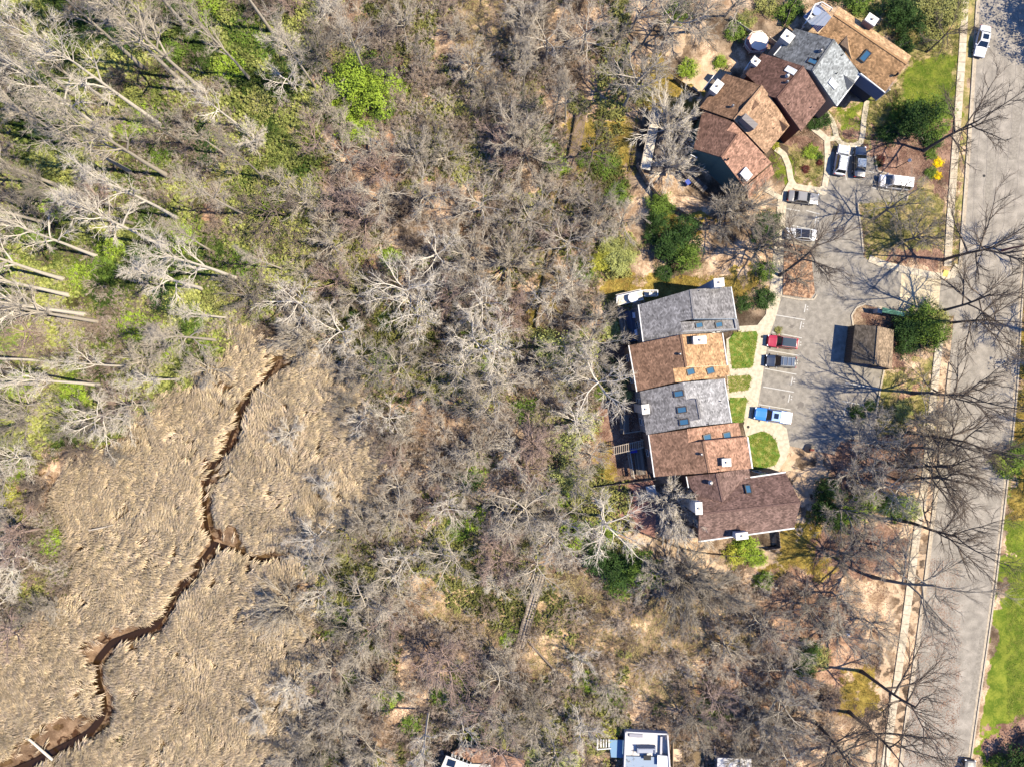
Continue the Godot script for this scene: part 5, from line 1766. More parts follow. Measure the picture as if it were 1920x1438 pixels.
func bare(kind: String, base: Vector3, top: Vector3, tone: String, parts: bool, label: String) -> Node3D:
	var list: Array = protos[kind]
	var pr: Dictionary = list[rng.randi() % list.size()]
	var px := base.x * PX + 960.0
	var py := base.z * PX + 719.0
	var o := thing({"tall": "tall_tree", "spread": "bare_tree", "street": "street_tree", "twiggy": "small_bare_tree", "fan": "fan_tree", "bush": "bare_bush"}[kind], unique(label), "bush" if kind == "bush" else "tree", base, 0.0, "bare trees and bushes of early spring")
	var d := (top - base)
	var s: float = d.length() / pr.H
	d = d.normalized()
	var x := Vector3.RIGHT.rotated(Vector3.UP, rng.randf() * TAU)
	var z := x.cross(d).normalized()
	x = d.cross(z)
	var bs := Basis(x * s, d * s, z * s)
	var m: Material = bark[tone]
	var add := func(called: String, mesh: Mesh):
		var q := part(called, mesh, m, o)
		q.basis = bs
	add.call("trunk", pr.trunk)
	if parts and pr.limbs.size():
		for l in pr.limbs: add.call("limb", l)
		add.call("branches", pr.branches)
	else:
		add.call("branches", pr.whole)
	if tone == "dark": m = bark["brown grey"]
	add.call("twigs", pr.twigs)
	return o

# leafy things: many small leaf faces gathered in clumps inside a crown
func leaf_mesh(seed_: int, clumps: int, per: int, rx: float, ry: float, leaf: float, up: float) -> ArrayMesh:
	var g := RandomNumberGenerator.new()
	g.seed = seed_
	var b := MB.new()
	var lobe := FastNoiseLite.new()
	lobe.seed = seed_
	lobe.frequency = 0.9
	for c in clumps:
		var d := Vector3(g.randfn(), absf(g.randfn()) * up + 0.1, g.randfn()).normalized()
		var rad := pow(g.randf(), 0.45) * (1.0 + 0.75 * lobe.get_noise_3d(d.x * 1.4, d.y * 1.4, d.z * 1.4))
		var cen := Vector3(d.x * rx * rad, ry * (0.25 + 0.75 * d.y * rad), d.z * rx * rad)
		var cr := rx * g.randf_range(0.09, 0.3)
		var tone := g.randf_range(0.45, 1.4)
		for k in per:
			var e := Vector3(g.randfn(), g.randfn() * 0.8, g.randfn()) * cr * 0.6
			var n := (e.normalized() * 0.6 + Vector3(g.randf_range(-0.8, 0.8), 0.9, g.randf_range(-0.8, 0.8))).normalized()
			var u := n.cross(Vector3(g.randf_range(-1, 1), 0.1, g.randf_range(-1, 1))).normalized()
			var w := n.cross(u)
			var s := leaf * g.randf_range(0.6, 1.3)
			var q := cen + e
			var t := tone * g.randf_range(0.75, 1.25)
			b.col = Color(t, t * g.randf_range(0.94, 1.06), t * g.randf_range(0.8, 1.1))
			b.quad(q - u * s, q + w * s * 0.6, q + u * s, q - w * s * 0.6, n)
	return b.mesh()

func leaf_mat(r: float, g: float, b: float, k := 0.4) -> StandardMaterial3D:
	var m := vmat(K(r, g, b, k), 0.7)
	m.backlight_enabled = true
	m.backlight = K(r, g, b, k * 0.35)
	return m

var taken := []
func clear_of(px: float, py: float, gap: float) -> bool:
	for t in taken:
		if Vector2(px - t.x, py - t.y).length_squared() < gap * gap: return false
	return true

func inside(px: float, py: float, list: Array) -> bool:
	var pg := PackedVector2Array()
	for i in range(0, list.size(), 2): pg.append(Vector2(list[i], list[i + 1]))
	return Geometry2D.is_point_in_polygon(Vector2(px, py), pg)

func ground_point(px: float, py: float) -> Vector3:
	var p := P(px, py)
	p.y = gh(p.x, p.z) - 0.05
	return p

const FORM := {"tall": ["tall straight-trunked %s bare tree %s", "towering slim %s bare tree %s"], "spread": ["spreading crooked %s bare tree %s", "broad open-crowned %s bare tree %s"],
	"twiggy": ["small twiggy %s bare tree %s", "low rounded %s bare tree %s"], "street": ["street side %s bare tree %s", "wide dark-limbed %s bare tree %s"], "fan": ["dense %s rod fan %s", "dense %s rod fan %s"], "bush": ["knee-high to man-high %s bare bush, %s", "scrubby %s leafless bush, %s"]}

func stand(kind: String, px: float, py: float, h: float, tone: String, parts: bool, lean := Vector3.ZERO) -> void:
	var b := ground_point(px, py)
	taken.append(Vector2(px, py))
	var f: Array = FORM[kind]
	bare(kind, b, b + Vector3(0, h, 0) + lean, tone, parts, f[rng.randi() % 2] % [tone, where(px, py)])

func build_trees() -> void:
	build_protos()
	# tall trees of the upper left, by the foot of their trunks
	for t in [[338, 151, 28, "pale grey"], [388, 176, 29, "pale grey"], [305, 239, 30, "whitish"], [316, 331, 30, "pale grey"], [248, 326, 27, "pale grey"], [450, 238, 17, "whitish"], [350, 273, 15, "grey"], [214, 260, 26, "whitish"],
			[154, 278, 26, "pale grey"], [60, 140, 26, "whitish"], [350, 52, 24, "pale grey"], [425, 292, 14, "pale grey"], [335, 411, 24, "whitish"], [121, 524, 27, "whitish"], [131, 554, 27, "whitish"], [160, 590, 28, "whitish"], [190, 604, 26, "pale grey"],
			[429, 596, 15, "whitish"], [72, 676, 20, "whitish"], [240, 686, 17, "whitish"], [338, 711, 16, "whitish"], [190, 722, 24, "whitish"], [70, 719, 24, "whitish"], [185, 482, 24, "whitish"], [458, 402, 20, "pale grey"], [512, 62, 24, "pale grey"], [592, 165, 20, "pale grey"],
			[689, 146, 19, "pale grey"], [797, 148, 11, "grey"], [497, 337, 17, "grey"], [250, 420, 20, "grey"], [90, 420, 24, "pale grey"], [140, 180, 26, "grey"], [270, 130, 27, "pale grey"], [395, 470, 15, "pale grey"], [30, 560, 22, "whitish"], [220, 200, 25, "pale grey"],
			[532, 505, 14, "pale grey"], [805, 1330, 17, "whitish"], [1037, 232, 15, "grey"], [1060, 228, 14, "pale grey"], [980, 170, 12, "pale grey"], [110, 350, 25, "pale grey"], [180, 395, 22, "grey"], [415, 90, 24, "grey"], [470, 150, 20, "pale grey"], [300, 60, 27, "pale grey"], [105, 245, 24, "pale grey"]]:
		stand("tall", t[0], t[1], t[2], t[3], true, Vector3(rr(-1, 1), 0, rr(-1, 1)))
	# street side trees: big spreading crowns, shade of the trunks put into dark bark
	for t in [[1712, 737, 22, "dark", 1.0, -1.2], [1705, 811, 21, "dark", 2.0, -0.5], [1687, 877, 20, "dark", 1.0, -1.5], [1684, 900, 19, "dark", 1.0, -2.0], [1693, 976, 21, "dark", 2.0, -1.5], [1638, 1082, 22, "grey", 3.0, -3.0], [1616, 1259, 22, "dark", 1.0, -1.0], [1593, 1335, 22, "dark", 1.0, 0.0],
			[1526, 1352, 21, "dark", 1.0, 0.0], [1733, 283, 19, "dark", 1.0, -1.0], [1462, 517, 19, "dark", 2.0, -4.0], [1738, 98, 10, "dark", 1.0, -1.0], [1768, 488, 20, "dark", 1.5, -1.0], [1758, 585, 19, "dark", 1.0, -1.5], [1880, 470, 14, "reddish", 3.0, -0.5], [1775, 606, 17, "dark", 3.0, 0.5]]:
		stand("street", t[0], t[1], t[2], t[3], true, Vector3(t[4], 0, t[5]))
	# crowns seen from above
	for t in [[777, 557, 15, "whitish", "spread"], [590, 575, 13, "whitish", "spread"], [660, 625, 12, "whitish", "spread"], [725, 397, 13, "pale grey", "spread"], [812, 388, 13, "pale grey", "spread"], [902, 398, 12, "pale grey", "spread"], [955, 500, 9, "pale grey", "fan"],
			[915, 580, 13, "whitish", "spread"], [890, 640, 14, "whitish", "spread"], [942, 655, 13, "whitish", "spread"], [760, 685, 10, "pale grey", "spread"], [630, 468, 9, "pale grey", "twiggy"], [635, 535, 8, "pinkish", "twiggy"], [680, 555, 9, "pale grey", "twiggy"], [577, 628, 8, "pale grey", "fan"],
			[880, 485, 10, "pale grey", "twiggy"], [692, 782, 8, "whitish", "spread"], [732, 782, 8, "whitish", "spread"], [815, 737, 9, "pale grey", "spread"], [925, 732, 14, "pale grey", "spread"], [905, 762, 10, "grey", "twiggy"], [547, 812, 6, "whitish", "twiggy"], [627, 902, 8, "whitish", "spread"], [603, 1000, 10, "whitish", "spread"],
			[687, 975, 7, "pale grey", "twiggy"], [752, 910, 9, "pale grey", "spread"], [948, 940, 13, "pale grey", "spread"], [742, 1065, 11, "pale grey", "spread"], [937, 1042, 9, "pinkish", "twiggy"], [547, 1130, 8, "pale grey", "fan"], [705, 1095, 14, "pale grey", "spread"], [705, 1165, 10, "pale grey", "twiggy"],
			[742, 1137, 10, "pinkish", "spread"], [830, 1200, 12, "pinkish", "spread"], [842, 1232, 12, "pinkish", "spread"], [630, 1235, 9, "pale grey", "twiggy"], [560, 1275, 8, "whitish", "twiggy"], [647, 1342, 10, "pale grey", "spread"], [495, 1325, 6, "whitish", "twiggy"], [915, 1300, 11, "pinkish", "spread"], [942, 1312, 11, "pale grey", "spread"],
			[705, 1392, 10, "pale grey", "twiggy"], [870, 1350, 9, "whitish", "spread"], [580, 1357, 7, "pale grey", "twiggy"], [562, 1407, 8, "pale grey", "twiggy"], [987, 942, 15, "pale grey", "spread"], [1122, 965, 15, "whitish", "spread"], [1035, 992, 11, "whitish", "spread"], [1000, 1045, 12, "pale grey", "spread"],
			[1087, 1227, 6, "whitish", "twiggy"], [1225, 1070, 9, "pale grey", "twiggy"], [1275, 1082, 11, "grey", "fan"], [1330, 1090, 9, "grey", "twiggy"], [930, 1007, 9, "pinkish", "twiggy"], [945, 1222, 7, "pale grey", "twiggy"], [1248, 248, 8.5, "whitish", "fan"], [1250, 318, 6.5, "whitish", "fan"], [1488, 525, 5.5, "grey", "twiggy"], [1508, 478, 5, "grey", "twiggy"], [1372, 398, 8, "pale grey", "fan"],
			[1385, 400, 10, "grey", "spread"], [1340, 425, 9, "grey", "twiggy"], [1420, 470, 10, "grey", "twiggy"], [1113, 712, 15, "whitish", "spread"], [1020, 700, 9, "pale grey", "twiggy"], [1120, 600, 9, "grey", "twiggy"], [985, 290, 9, "pale grey", "fan"], [940, 285, 8, "pinkish", "twiggy"], [1170, 200, 15, "pale grey", "spread"],
			[1240, 90, 15, "pale grey", "spread"], [1290, 60, 14, "grey", "spread"], [1360, 30, 12, "pale grey", "spread"], [1200, 160, 10, "grey", "twiggy"], [1180, 60, 14, "pale grey", "spread"], [1090, 100, 13, "pale grey", "spread"], [985, 75, 12, "pale grey", "spread"], [975, 120, 9, "pale grey", "twiggy"], [1060, 470, 11, "pale grey", "spread"],
			[1045, 545, 11, "pale grey", "spread"], [1110, 400, 11, "grey", "spread"], [1165, 420, 8, "pale grey", "twiggy"], [985, 420, 10, "pale grey", "spread"], [1000, 830, 9, "pinkish", "twiggy"], [1100, 850, 8, "pale grey", "spread"], [985, 880, 9, "pinkish", "twiggy"], [900, 840, 9, "pale grey", "twiggy"], [1256, 938, 8.5, "whitish", "fan"], [1268, 978, 7, "whitish", "fan"],
			[1622, 905, 13, "pale grey", "spread"], [1600, 830, 11, "pale grey", "spread"], [1560, 945, 11, "grey", "twiggy"], [1640, 410, 13, "grey", "spread"], [1700, 450, 9, "grey", "twiggy"], [1410, 1150, 11, "grey", "spread"], [1440, 1290, 12, "pale grey", "spread"], [1460, 1400, 11, "pale grey", "spread"], [1400, 1330, 10, "grey", "twiggy"], [1350, 1200, 8, "pale grey", "twiggy"],
			[1090, 1340, 9, "whitish", "spread"], [1000, 1330, 8, "pale grey", "twiggy"], [1040, 1400, 9, "pale grey", "twiggy"], [1290, 1330, 9, "grey", "twiggy"], [1380, 1400, 8, "grey", "twiggy"], [850, 560, 9, "pinkish", "twiggy"], [720, 330, 7, "pinkish", "twiggy"], [690, 420, 9, "pinkish", "twiggy"], [650, 390, 9, "pinkish", "twiggy"], [780, 300, 8, "pale grey", "twiggy"],
			[220, 770, 12, "whitish", "spread"], [175, 790, 9, "grey", "twiggy"], [60, 790, 9, "grey", "twiggy"], [40, 1010, 9, "whitish", "spread"], [60, 1060, 9, "whitish", "spread"], [25, 1120, 9, "whitish", "spread"], [225, 850, 5, "grey", "twiggy"], [400, 690, 8, "pale grey", "twiggy"], [480, 560, 9, "grey", "twiggy"],
			[1612, 785, 9, "pale grey", "spread"], [1665, 842, 10, "pale grey", "spread"], [1700, 795, 11, "pale grey", "twiggy"], [1585, 880, 9, "pale grey", "twiggy"], [1665, 905, 10, "whitish", "spread"], [1722, 862, 10, "pale grey", "twiggy"], [1738, 790, 9, "pale grey", "twiggy"], [1560, 1110, 9, "pale grey", "twiggy"], [1620, 1160, 8, "pale grey", "twiggy"], [1560, 1180, 9, "pale grey", "twiggy"], [1640, 1020, 9, "pale grey", "twiggy"], [1560, 1030, 9, "grey", "twiggy"], [1575, 1400, 9, "pale grey", "twiggy"], [1500, 1130, 9, "grey", "twiggy"], [1740, 840, 12, "grey", "spread"], [1800, 800, 9, "pale grey", "spread"], [1830, 790, 13, "pale grey", "spread"], [1925, 620, 13, "dark", "spread"], [1990, 790, 14, "dark", "spread"], [1960, 900, 12, "dark", "spread"]]:
		if t[0] > 1745 and t[0] < 1900: continue
		stand(t[4], t[0], t[1], t[2], t[3], t[2] > 9.0, Vector3(rr(-0.6, 0.6), 0, rr(-0.6, 0.6)))
	# the rest of the wood, never closer than a crown's heart to the next tree
	var n := 0
	for tries in 9000:
		if n >= 195: break
		var px := rr(-60, 1540)
		var py := rr(-80, 1500)
		var open := px < 640 and inside(px, py, REEDS)
		if open: continue
		if px > 1130 and py < 1065 and not (px < 1300 and py < 130): continue
		if px > 950 and px < 1420 and py > 1090 and py < 1280: continue
		if px > 1120 and py > 1330 and px < 1420: continue
		if px > 1490 or (px > 820 and py > 1390 and px < 1000): continue
		if creek_gap((px - 960) / PX, (py - 719) / PX) < 2.0: continue
		if absf(px - 1050) < 50 and py < 340 and py > 220: continue
		if not clear_of(px, py, 25.0): continue
		n += 1
		var left := px < 520 and py < 720
		if left and rng.randf() < 0.6: continue
		var kind := "tall" if left and rng.randf() < 0.5 else ("spread" if rng.randf() < 0.3 else "twiggy")
		var tone: String = ["pale grey", "pale grey", "grey", "pinkish", "whitish", "whitish", "pale grey", "brown grey"][rng.randi() % 8]
		stand(kind, px, py, rr(17, 27) if kind == "tall" else (rr(8, 13) if kind == "spread" else rr(5, 9)), tone, false, Vector3(rr(-0.8, 0.8), 0, rr(-0.8, 0.8)))

# leafy trees and shrubs: survey point, radius in survey units, tone, height factor
func build_leafy() -> void:
	var tones := {"bright": leaf_mat(158, 184, 66, 0.42), "yellow": leaf_mat(204, 204, 84, 0.4), "mid": leaf_mat(124, 152, 62, 0.36), "dark": leaf_mat(80, 112, 54, 0.3), "olive": leaf_mat(170, 170, 100, 0.4), "gold": leaf_mat(250, 214, 20, 0.7), "red": leaf_mat(120, 62, 58, 0.4), "pale": leaf_mat(190, 196, 118, 0.42)}
	var names := {"bright": "bright green", "yellow": "yellow-green", "mid": "mid green", "dark": "dark green", "olive": "olive green", "gold": "golden yellow", "red": "dark red", "pale": "pale spring green"}
	var crowns := []
	for i in 4: crowns.append(leaf_mesh(300 + i, 70, 44, 1.0, 0.8, 0.05, 0.6))
	var tall := []
	for i in 3: tall.append(leaf_mesh(340 + i, 110, 46, 1.0, 1.7, 0.042, 0.9))
	var stems := []
	for i in 2:
		var t := Grower.new()
		var q: Dictionary = tree_kinds.bush.duplicate(true)
		q.n = [8, 4, 2, 1]
		q.H = 1.0; q.r = 0.04; q.limb = 0.7; q.twig = 0.1; q.tr = 0.005
		t.build(400 + i, q, false)
		t.mb[0].ix.append_array(PackedInt32Array())
		stems.append([t.mb[0].mesh(), t.mb[1].mesh()])
	for s in [[668, 160, 42, "bright", 1], [640, 200, 34, "bright", 0], [700, 185, 40, "bright", 1], [735, 165, 32, "bright", 0], [690, 130, 34, "mid", 0], [655, 110, 34, "olive", 0], [650, 235, 32, "bright", 0], [680, 250, 26, "bright", 0], [720, 210, 26, "mid", 0],
			[550, 372, 36, "yellow", 0], [515, 380, 30, "bright", 0], [505, 345, 34, "olive", 0], [545, 410, 32, "olive", 0], [490, 450, 32, "olive", 0], [560, 460, 36, "olive", 0], [460, 500, 34, "mid", 0], [250, 612, 34, "bright", 0], [290, 620, 28, "bright", 0], [310, 570, 30, "dark", 0], [150, 520, 30, "bright", 0], [195, 500, 32, "mid", 0],
			[400, 640, 26, "bright", 0], [310, 650, 28, "bright", 0], [330, 530, 26, "mid", 0], [345, 440, 34, "bright", 0], [110, 390, 30, "bright", 0], [60, 430, 34, "mid", 0], [20, 490, 30, "bright", 0], [210, 470, 30, "bright", 0], [420, 560, 30, "olive", 0], [370, 600, 30, "mid", 0], [280, 230, 32, "bright", 0], [300, 280, 30, "mid", 0], [240, 250, 26, "bright", 0],
			[370, 260, 34, "dark", 0], [390, 290, 30, "dark", 0], [430, 130, 32, "bright", 0], [380, 20, 34, "bright", 0], [240, 80, 34, "dark", 0], [190, 50, 34, "dark", 0], [330, 100, 30, "mid", 0], [500, 90, 32, "mid", 0], [490, 200, 30, "olive", 0], [590, 110, 26, "dark", 0], [545, 120, 26, "dark", 0], [460, 60, 30, "mid", 0], [40, 720, 30, "bright", 0], [150, 735, 34, "bright", 0], [20, 640, 30, "mid", 0],
			[30, 880, 26, "bright", 0], [8, 930, 26, "yellow", 0], [105, 1015, 26, "bright", 0], [75, 1025, 24, "mid", 0], [730, 485, 24, "bright", 0], [735, 500, 22, "mid", 0], [715, 525, 22, "olive", 0], [790, 490, 18, "bright", 0], [840, 540, 22, "mid", 0], [855, 560, 22, "dark", 0], [845, 465, 22, "mid", 0], [720, 675, 22, "bright", 0], [915, 685, 18, "bright", 0], [935, 640, 18, "bright", 0], [870, 620, 18, "mid", 0],
			[665, 600, 18, "dark", 0], [720, 600, 16, "dark", 0], [660, 730, 16, "bright", 0], [900, 870, 24, "bright", 0], [925, 865, 18, "mid", 0], [880, 900, 26, "dark", 0], [885, 970, 26, "bright", 0], [905, 960, 18, "bright", 0], [860, 990, 26, "mid", 0], [735, 1000, 24, "olive", 0], [675, 1000, 14, "dark", 0], [640, 1040, 14, "olive", 0], [650, 1150, 20, "bright", 0], [680, 1190, 20, "mid", 0], [620, 1190, 14, "bright", 0], [630, 1290, 26, "dark", 0], [655, 1265, 20, "bright", 0],
			[590, 1280, 20, "bright", 0], [725, 1310, 22, "bright", 0], [740, 1300, 18, "dark", 0], [830, 1305, 22, "mid", 0], [860, 1290, 20, "bright", 0], [770, 1360, 22, "mid", 0], [960, 1190, 16, "bright", 0], [950, 1200, 14, "bright", 0], [1000, 200, 24, "dark", 0], [980, 190, 20, "mid", 0], [935, 230, 22, "dark", 0], [1010, 260, 24, "mid", 0], [1030, 285, 22, "mid", 0], [1045, 310, 22, "bright", 0], [1030, 320, 18, "mid", 0],
			[1135, 310, 24, "mid", 0], [1160, 365, 24, "mid", 0], [1100, 300, 18, "mid", 0], [1080, 195, 22, "olive", 0], [1200, 175, 24, "olive", 0], [990, 170, 18, "olive", 0], [1235, 390, 24, "mid", 1], [1228, 420, 22, "dark", 1], [1280, 440, 30, "dark", 1], [1250, 470, 30, "dark", 1], [1285, 485, 28, "mid", 1], [1222, 445, 18, "dark", 0], [1245, 510, 20, "dark", 0], [1122, 490, 22, "yellow", 1], [1160, 490, 28, "pale", 1], [1140, 470, 22, "pale", 1], [1100, 510, 24, "mid", 0], [1180, 470, 20, "olive", 0],
			[1040, 660, 36, "pale", 1], [1085, 650, 30, "pale", 1], [1060, 720, 30, "olive", 0], [1000, 640, 28, "olive", 0], [1150, 620, 24, "pale", 0], [1165, 625, 16, "yellow", 0], [1060, 830, 32, "pale", 0], [1090, 800, 30, "pale", 0], [1040, 800, 30, "olive", 0], [1020, 780, 26, "olive", 0], [985, 770, 26, "mid", 0], [1120, 740, 14, "mid", 0], [1165, 740, 18, "pale", 0], [1060, 890, 28, "pale", 1], [1090, 910, 26, "olive", 0], [1045, 930, 24, "bright", 0],
			[1120, 1040, 30, "dark", 1], [1150, 1060, 34, "dark", 1], [1185, 1055, 34, "mid", 1], [1200, 1085, 28, "mid", 0], [1160, 1095, 28, "mid", 0], [1230, 1075, 26, "bright", 0], [1070, 1005, 30, "bright", 0], [1100, 1000, 24, "mid", 0], [1130, 1000, 22, "bright", 0], [1395, 1030, 26, "bright", 0], [1375, 1040, 22, "yellow", 0], [1420, 1045, 18, "bright", 0], [1430, 1090, 20, "mid", 0], [1345, 980, 14, "dark", 0],
			[1510, 1215, 22, "dark", 1], [1500, 1245, 24, "dark", 1], [1530, 1230, 26, "olive", 0], [1350, 1330, 20, "mid", 0], [1330, 1345, 20, "bright", 0], [1320, 1320, 14, "dark", 0], [1140, 1370, 22, "yellow", 0], [1155, 1350, 20, "olive", 0], [1120, 1395, 22, "olive", 0], [1150, 1300, 20, "mid", 0], [1165, 1310, 16, "bright", 0], [1235, 1330, 14, "mid", 0], [1105, 1275, 22, "bright", 0], [1060, 1430, 30, "pale", 0], [1000, 1420, 26, "pale", 0], [895, 1385, 24, "dark", 0], [925, 1390, 26, "olive", 0], [945, 1370, 24, "olive", 0],
			[1322, 1278, 6, "bright", 0], [700, 1420, 22, "olive", 0], [620, 1420, 20, "mid", 0],
			[1690, 620, 30, "dark", 1], [1715, 600, 32, "mid", 1], [1735, 630, 30, "mid", 1], [1700, 650, 24, "dark", 0], [1745, 600, 26, "olive", 1], [1700, 240, 36, "dark", 1], [1735, 225, 34, "mid", 1], [1690, 215, 26, "mid", 0], [1660, 255, 22, "dark", 0], [1745, 260, 22, "dark", 0], [1670, 30, 30, "dark", 1], [1700, 50, 30, "dark", 1], [1690, 85, 22, "dark", 0], [1720, 20, 34, "olive", 1], [1770, 30, 34, "olive", 1], [1750, 70, 26, "olive", 0], [1610, 10, 24, "mid", 0], [1590, -8, 22, "dark", 0], [1560, -10, 22, "dark", 0],
			[1540, 225, 18, "dark", 0], [1526, 232, 14, "dark", 0], [1520, 287, 14, "bright", 0], [1509, 318, 9, "red", 0], [1536, 295, 8, "dark", 0], [1537, 307, 7, "red", 0], [1453, 273, 8, "yellow", 0], [1760, 305, 10, "gold", 0], [1757, 330, 8, "gold", 0], [1745, 290, 12, "mid", 0], [1745, 325, 12, "mid", 0], [1652, 300, 9, "red", 0], [1648, 305, 8, "dark", 0], [1775, 240, 8, "bright", 0], [1762, 205, 12, "mid", 0],
			[1545, 920, 26, "dark", 1], [1540, 960, 30, "dark", 1], [1600, 955, 26, "bright", 0], [1625, 940, 24, "bright", 0], [1690, 950, 26, "mid", 0], [1705, 955, 22, "pale", 0], [1660, 945, 22, "dark", 0], [1575, 975, 22, "mid", 0], [1690, 770, 20, "pale", 0], [1605, 775, 16, "dark", 0], [1630, 760, 12, "dark", 0], [1430, 560, 22, "dark", 0], [1395, 570, 16, "dark", 0], [1430, 510, 22, "mid", 0], [1440, 420, 24, "dark", 0], [1430, 440, 24, "dark", 0], [1460, 620, 8, "olive", 0],
			[1890, 870, 26, "bright", 0], [1905, 850, 26, "mid", 1], [1870, 865, 20, "olive", 0], [1900, 1420, 34, "dark", 1], [1870, 1430, 20, "mid", 0], [1960, 1400, 40, "dark", 1], [1990, 45, 46, "dark", 1, 2.4], [2005, 105, 40, "dark", 1, 2.2], [1985, -20, 46, "dark", 1, 2.4], [1990, 690, 40, "dark", 1, 2.0], [1955, 130, 20, "dark", 0], [1270, 20, 24, "mid", 0], [1490, 15, 22, "dark", 0], [1470, 30, 22, "mid", 0], [1440, 10, 24, "olive", 0], [1400, 40, 18, "olive", 0], [1290, 130, 20, "bright", 0], [1350, 120, 14, "bright", 0], [1380, 60, 22, "mid", 0]]:
		var b := ground_point(s[0], s[1])
		var R: float = s[2] / PX
		var big: bool = s[4] == 1
		var tone: String = s[3]
		var lab := unique(("%s leafy tree %s" if big else "%s leafy shrub %s") % [names[tone], where(s[0], s[1])])
		var o := thing("leafy_tree" if big else "leafy_shrub", lab, "tree" if big else "shrub", b, rng.randf() * TAU, "green trees and shrubs")
		var c := part("crown", (tall if big else crowns)[rng.randi() % 3], tones[tone], o)
		var hf: float = (0.95 if big else 0.85) * rr(0.85, 1.1)
		if s.size() > 5: hf *= s[5]
		c.scale = Vector3(R, R * hf, R)
		var sm: Array = stems[rng.randi() % 2]
		var tk := part("trunk", sm[0], bark["dark"], o)
		tk.scale = Vector3.ONE * R * (1.3 if big else 0.8)
		var br := part("branches", sm[1], bark["grey"], o)
		br.scale = Vector3.ONE * R * (1.3 if big else 0.95)

